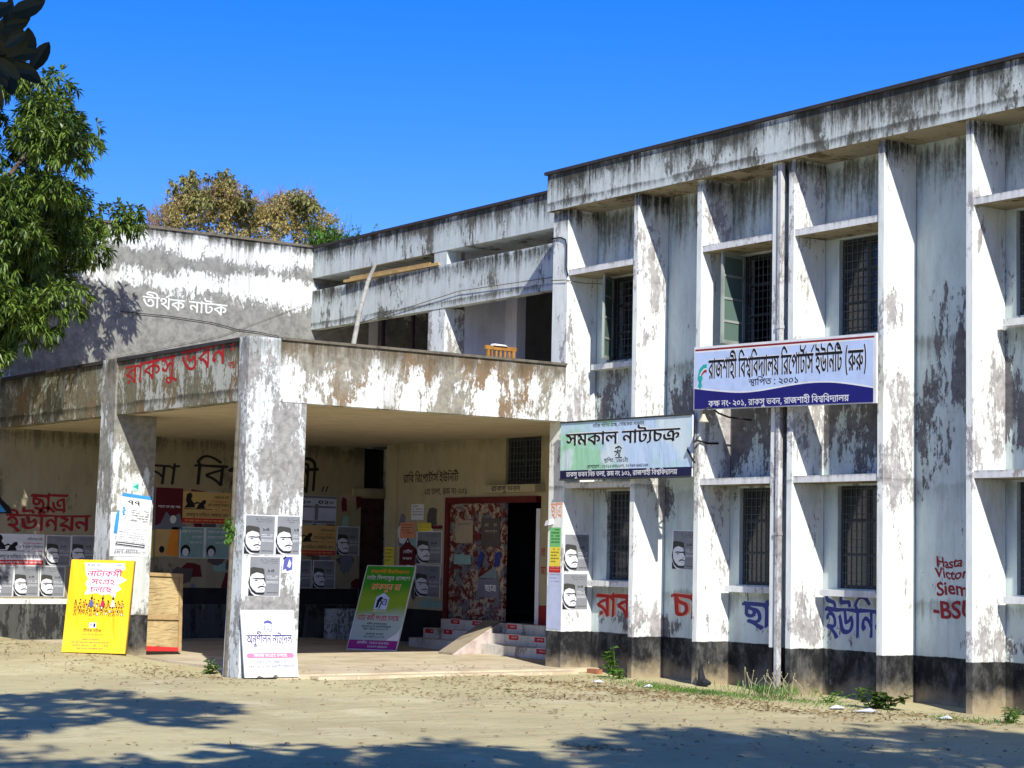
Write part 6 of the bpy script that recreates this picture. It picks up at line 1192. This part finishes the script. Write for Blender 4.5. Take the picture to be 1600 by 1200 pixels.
# dry climber heaped on the roof
M['dry'] = leaf_mat('dry_climber_leaf', (.52,.41,.15), (.66,.52,.22), .8, .4)
M['dry_green'] = leaf_mat('half_dry_leaf', (.28,.28,.09), (.38,.35,.13), .8, .35)
M['twig'] = plain('dry_twig', (.34,.21,.17), .9, .2)
M['weed'] = leaf_mat('weed_leaf', (.08,.20,.025), (.15,.30,.04), .55, .3)
r = empty('dry_shrub', (-10, .2, 6.95), 'big brown dried-up shrub heaped on the roof of the left block', 'shrub')
lv = Leaves(12); rd = lv.r
prof = [(-1.55,7.35),(-1.2,7.95),(-.9,8.02),(-.45,8.15),(-.1,8.05),(.3,7.98),(.7,8.0),(1.05,8.22),(1.45,8.22),(1.75,7.85),(1.95,7.45)]
def ptop(y):
    for (a, za), (b, zb) in zip(prof, prof[1:]):
        if a <= y <= b: return za+(zb-za)*(y-a)/(b-a)
    return 7.3
for k in range(620):
    y = rd.uniform(-1.6, 1.95); zt = ptop(y); z = 7.0+(zt-7.0)*rd.uniform(0, 1)**.6; x = -10+rd.uniform(-.5, .95)*(1.15-(z-7)/1.9)
    lv.clump((x, y, z), .13, 9, 6, .058, .026, .2)
lv.mb.build('foliage', M['dry'], r)
lv = Leaves(13)
for k in range(70):
    y = lv.r.choice((-1.1, -.95, -.25, -.1, 1.1, 1.2, .9))+lv.r.gauss(0,.14); lv.clump((-9.6+lv.r.gauss(0,.3), y, ptop(max(-1.5,min(1.9,y)))-lv.r.uniform(0,.35)), .12, 5, 6, .10, .05, .3)
for cy_, cz_ in ((-1.08, 8.10), (-.36, 8.22), (-.22, 8.15)):
    for k in range(16): lv.clump((-9.8+lv.r.gauss(0,.12), cy_+lv.r.gauss(0,.10), cz_+lv.r.gauss(0,.12)), .09, 4, 6, .10, .05, .4)
lv.mb.build('green_tufts', M['dry_green'], r)
mb = MB()
for k in range(380):
    y = rd.uniform(-1.85, 2.15); zt = ptop(max(-1.5, min(1.9, y))); p = Vector((-10+rd.uniform(-.5,.6), y, zt-.25)); d = Vector((rd.gauss(0,.3), rd.gauss(0,.45), 1)).normalized()
    L = rd.uniform(.25, .55); mb.tube([p, p+d*L*.6, p+d*L+Vector((rd.gauss(0,.05), rd.gauss(0,.05), 0))], [.007,.005,.003], 3, 0, False)
mb.build('twigs', M['twig'], r)
r = empty('roof_weed', (-8.9, 1.5, 6.95), 'bright green weed growing on the roof beside the dry shrub', 'plant')
lv = Leaves(14)
for k in range(60): lv.clump((-8.8+lv.r.gauss(0,.25), lv.r.uniform(1.0, 2.1), 7.02+lv.r.uniform(0,.42)), .10, 5, 6, .09, .03, .1)
lv.mb.build('foliage', M['weed'], r)
mb = MB()
for k in range(30):
    p = Vector((-8.8+rd.gauss(0,.2), rd.uniform(1.0,2.0), 7.0)); mb.tube([p, p+Vector((rd.gauss(0,.06), rd.gauss(0,.08), rd.uniform(.4,.72)))], [.006,.003], 3, 0, False)
mb.build('stalks', M['weed'], r)

# plants at the foot of the wall
def plant(name, loc, h_, nl, L, w_, spread, label, seed, stems=3, mat='weed', droop=.3):
    r = empty(name, loc, label, 'plant'); lv = Leaves(seed); q = lv.r; mb = MB()
    for k in range(stems):
        b = Vector(loc)+Vector((q.gauss(0,spread*.25), q.gauss(0,spread*.25), -.02)); t = b+Vector((q.gauss(0,spread*.5), q.gauss(0,spread*.5), h_*q.uniform(.7,1.05)))
        mb.tube([b, (b+t)/2+Vector((q.gauss(0,.02), q.gauss(0,.02), 0)), t], [.009,.007,.003], 5, 0, False)
        for j in range(nl):
            f = q.uniform(.15, 1.0); p = b.lerp(t, f); a = q.uniform(0, 6.28)
            lv.leaf(p, (math.cos(a), math.sin(a), q.uniform(-.1,.7)), L*q.uniform(.6,1.2), w_*q.uniform(.7,1.2), droop)
    lv.mb.build('foliage', M[mat], r); mb.build('stem', M['weed'], r)
plant('wall_plant', (1.63, -.11, 0), .44, 22, .10, .065, .10, 'slim broad leaved plant against the black base of the first window bay', 21, 3)
plant('wall_plant', (6.75, -.42, 0), .24, 16, .12, .085, .22, 'low bushy plant with dark leaves at the fin under the blue graffiti', 22, 6, 'shade_leaf')
plant('wall_plant', (1.95, -.22, 0), .16, 14, .07, .045, .12, 'small sprig at the foot of the second fin', 23, 4)
plant('wall_plant', (6.02, -.40, 0), .15, 12, .07, .03, .16, 'thin weed under the blue graffiti, left of the low bushy plant', 24, 5)
plant('wall_plant', (8.70, -.60, 0), .18, 14, .08, .03, .25, 'weed at the foot of the last fin on the right', 25, 6)
plant('wall_plant', (-.50, -4.86, .0), .20, 16, .09, .035, .16, 'sprouting weed at the foot of the front porch column', 26, 5)
r = empty('wall_plant', (.10, -4.95, 1.65), 'leafy creeper growing out of the side of the front porch column', 'plant'); lv = Leaves(27)
for k in range(12): lv.clump((.10+lv.r.gauss(0,.03), -4.96-lv.r.uniform(0,.035), 1.64+lv.r.uniform(0,.32)), .04, 3, 4, .055, .035, .4)
lv.mb.build('foliage', M['weed'], r); mb = MB(); mb.tube([(.06,-4.94,1.6),(.09,-4.97,1.8),(.12,-4.97,1.98)], .008, 5); mb.build('stem', M['twig'], r)
r = empty('weed_tuft', (5.1, -.42, 0), 'straggly flowering weeds at the foot of the rain pipe', 'plant'); lv = Leaves(28); q = lv.r
for k in range(170):
    p = Vector((4.95+q.gauss(0,.32), -.38+q.gauss(0,.16), 0)); lv.leaf(p, (q.gauss(0,.35), q.gauss(0,.35), 1), q.uniform(.08,.24), .012, .2)
for k in range(30):
    b = Vector((4.95+q.gauss(0,.32), -.36+q.gauss(0,.14), 0)); c = b+Vector((q.gauss(0,.12), q.gauss(0,.06), q.uniform(.14,.30)))
    lv.mb.tube([b, (b+c)/2+Vector((0,0,.03)), c, c+Vector((.004,0,.018))], [.003,.0022,.0025,.008], 5, 1)
lv.mb.build('foliage', [M['weed'], plain('straw_seed_stalk', (.50,.46,.28), .9)], r)
# grass and litter
lv = Leaves(31); q = lv.r
for cx_, cy_, sx, sy, n_ in ((3.8,-.78,.55,.14,900), (4.6,-.95,.7,.2,500), (6.2,-.75,.6,.12,160), (5.4,-.6,.6,.15,260), (2.0,-.42,.25,.1,90), (8.6,-.8,.5,.15,220)):
    for k in range(n_):
        x, y = q.gauss(cx_, sx), min(q.gauss(cy_, sy), -.05); lv.leaf((x, y, gh(x, y)), (q.gauss(0,.6), q.gauss(0,.6), 1), q.uniform(.03,.09), .010, .3)
o = lv.mb.build('grass', M['weed']); tag(o, 'low green grass along the foot of the wing', 'grass', None, 'stuff')
lv = Leaves(32); q = lv.r
spots = [(-.6,-5.3,1.0,.2,260), (2.9,-4.1,2.2,.3,330), (3.6,-2.8,1.2,.3,420), (3.3,-1.5,1.0,.30,700), (5.3,-1.7,1.2,.3,560), (6.7,-1.5,.9,.25,340), (7.9,-.95,.7,.2,240), (.9,-2.0,.8,.8,200), (-1.5,-6.1,1.8,.4,200), (-6,-5.6,1.6,.7,260), (6,-5,3,2.2,110), (8.9,-6.0,.25,.12,80), (8,-9,2,1.5,80), (9.5,-3.6,1.2,.9,120)]
for cx_, cy_, sx, sy, n_ in spots:
    for k in range(n_):
        x, y = q.gauss(cx_, sx), q.gauss(cy_, sy)
        if y > -.05: continue
        z = gh(x, y)
        if x < .37 and y > PL+.42 and x > LW: z = .046
        lv.leaf((x, y, z+.008), (q.gauss(0,1), q.gauss(0,1), q.uniform(.0,.35)), q.uniform(.03,.085), q.uniform(.010,.026), .1)
M['litter'] = leaf_mat('fallen_leaf', (.20,.115,.045), (.36,.24,.10), .9, .05)
o = lv.mb.build('leaf_litter', M['litter']); tag(o, 'dry fallen leaves scattered over the sandy yard', 'fallen leaves', None, 'stuff')
mb = MB()
for k in range(520):
    x, y = q.uniform(-5, 11), q.uniform(-10, -.2); s_ = abs(q.gauss(0,.009))+.005; z = gh(x, y)
    mb.hexa([(x-s_,y-s_,z-.01),(x+s_,y-s_*.7,z-.01),(x+s_*.8,y+s_,z-.01),(x-s_*.9,y+s_*.8,z-.01),(x-s_*.6,y-s_*.5,z+s_*.8),(x+s_*.6,y-s_*.5,z+s_),(x+s_*.5,y+s_*.6,z+s_*.9),(x-s_*.5,y+s_*.5,z+s_*.7)])
o = mb.build('pebbles', plain('pebble', (.36,.29,.20), .95, .3, 0, 5)); tag(o, 'small stones and clods on the sandy yard', 'pebbles', None, 'stuff')
def scrap(x, y, s_, rot, label, m='paper'):
    mb = MB(); c, d = math.cos(rot), math.sin(rot); pts = []
    for a, b, z in ((-1,-.5,.012),(1,-.6,.02),(1.1,.4,.012),(.2,.6,.045),(-.9,.5,.015)): pts.append((x+(a*c-b*d)*s_, y+(a*d+b*c)*s_, gh(x,y)+z))
    for z in (0, .004): mb.face([(p[0], p[1], p[2]+z) for p in pts])
    tag(mb.build('paper_scrap', M[m]), label, 'litter')
scrap(7.08, -.95, .12, .5, 'largest white paper scrap on the ground, right of the low bushy plant')
scrap(6.62, -.92, .08, 1.1, 'white paper scrap on the ground below the blue graffiti')
scrap(3.43, -.95, .06, .9, 'white paper scrap lying before the green grass')
scrap(8.16, -.93, .08, .2, 'white paper scrap in front of the last blank bay')
scrap(2.6, -1.1, .08, .6, 'flat white paper scrap on the sand before the second fin')
mb = MB(); mb.box(.75, .97, .15, .26, -.02, .055, 0, .008); tag(mb.build('brick', plain('loose_red_brick', (.40,.16,.08), .9, .25, 0, 9)), 'loose red brick at the foot of the first window bay', 'brick')
mb = MB(); mb.box(1.35, 1.58, .20, .31, -.02, .05, 0, .008); tag(mb.build('brick', plain('loose_pale_brick', (.50,.33,.20), .9, .25, 0, 9)), 'pale broken brick behind the slim plant', 'brick')
mb = MB(); mb.tube([(3.42,-.09,0),(3.43,-.10,.10),(3.40,-.09,.2),(3.42,-.09,.27)], [.07,.05,.03,.012], 7); mb.tube([(3.45,-.12,.0),(3.55,-.14,.06),(3.62,-.12,.05)], [.06,.05,.02], 6)
tag(mb.build('rag', plain('dark_rag', (.02,.022,.028), .8)), 'small dark rag propped against the third fin', 'rag')
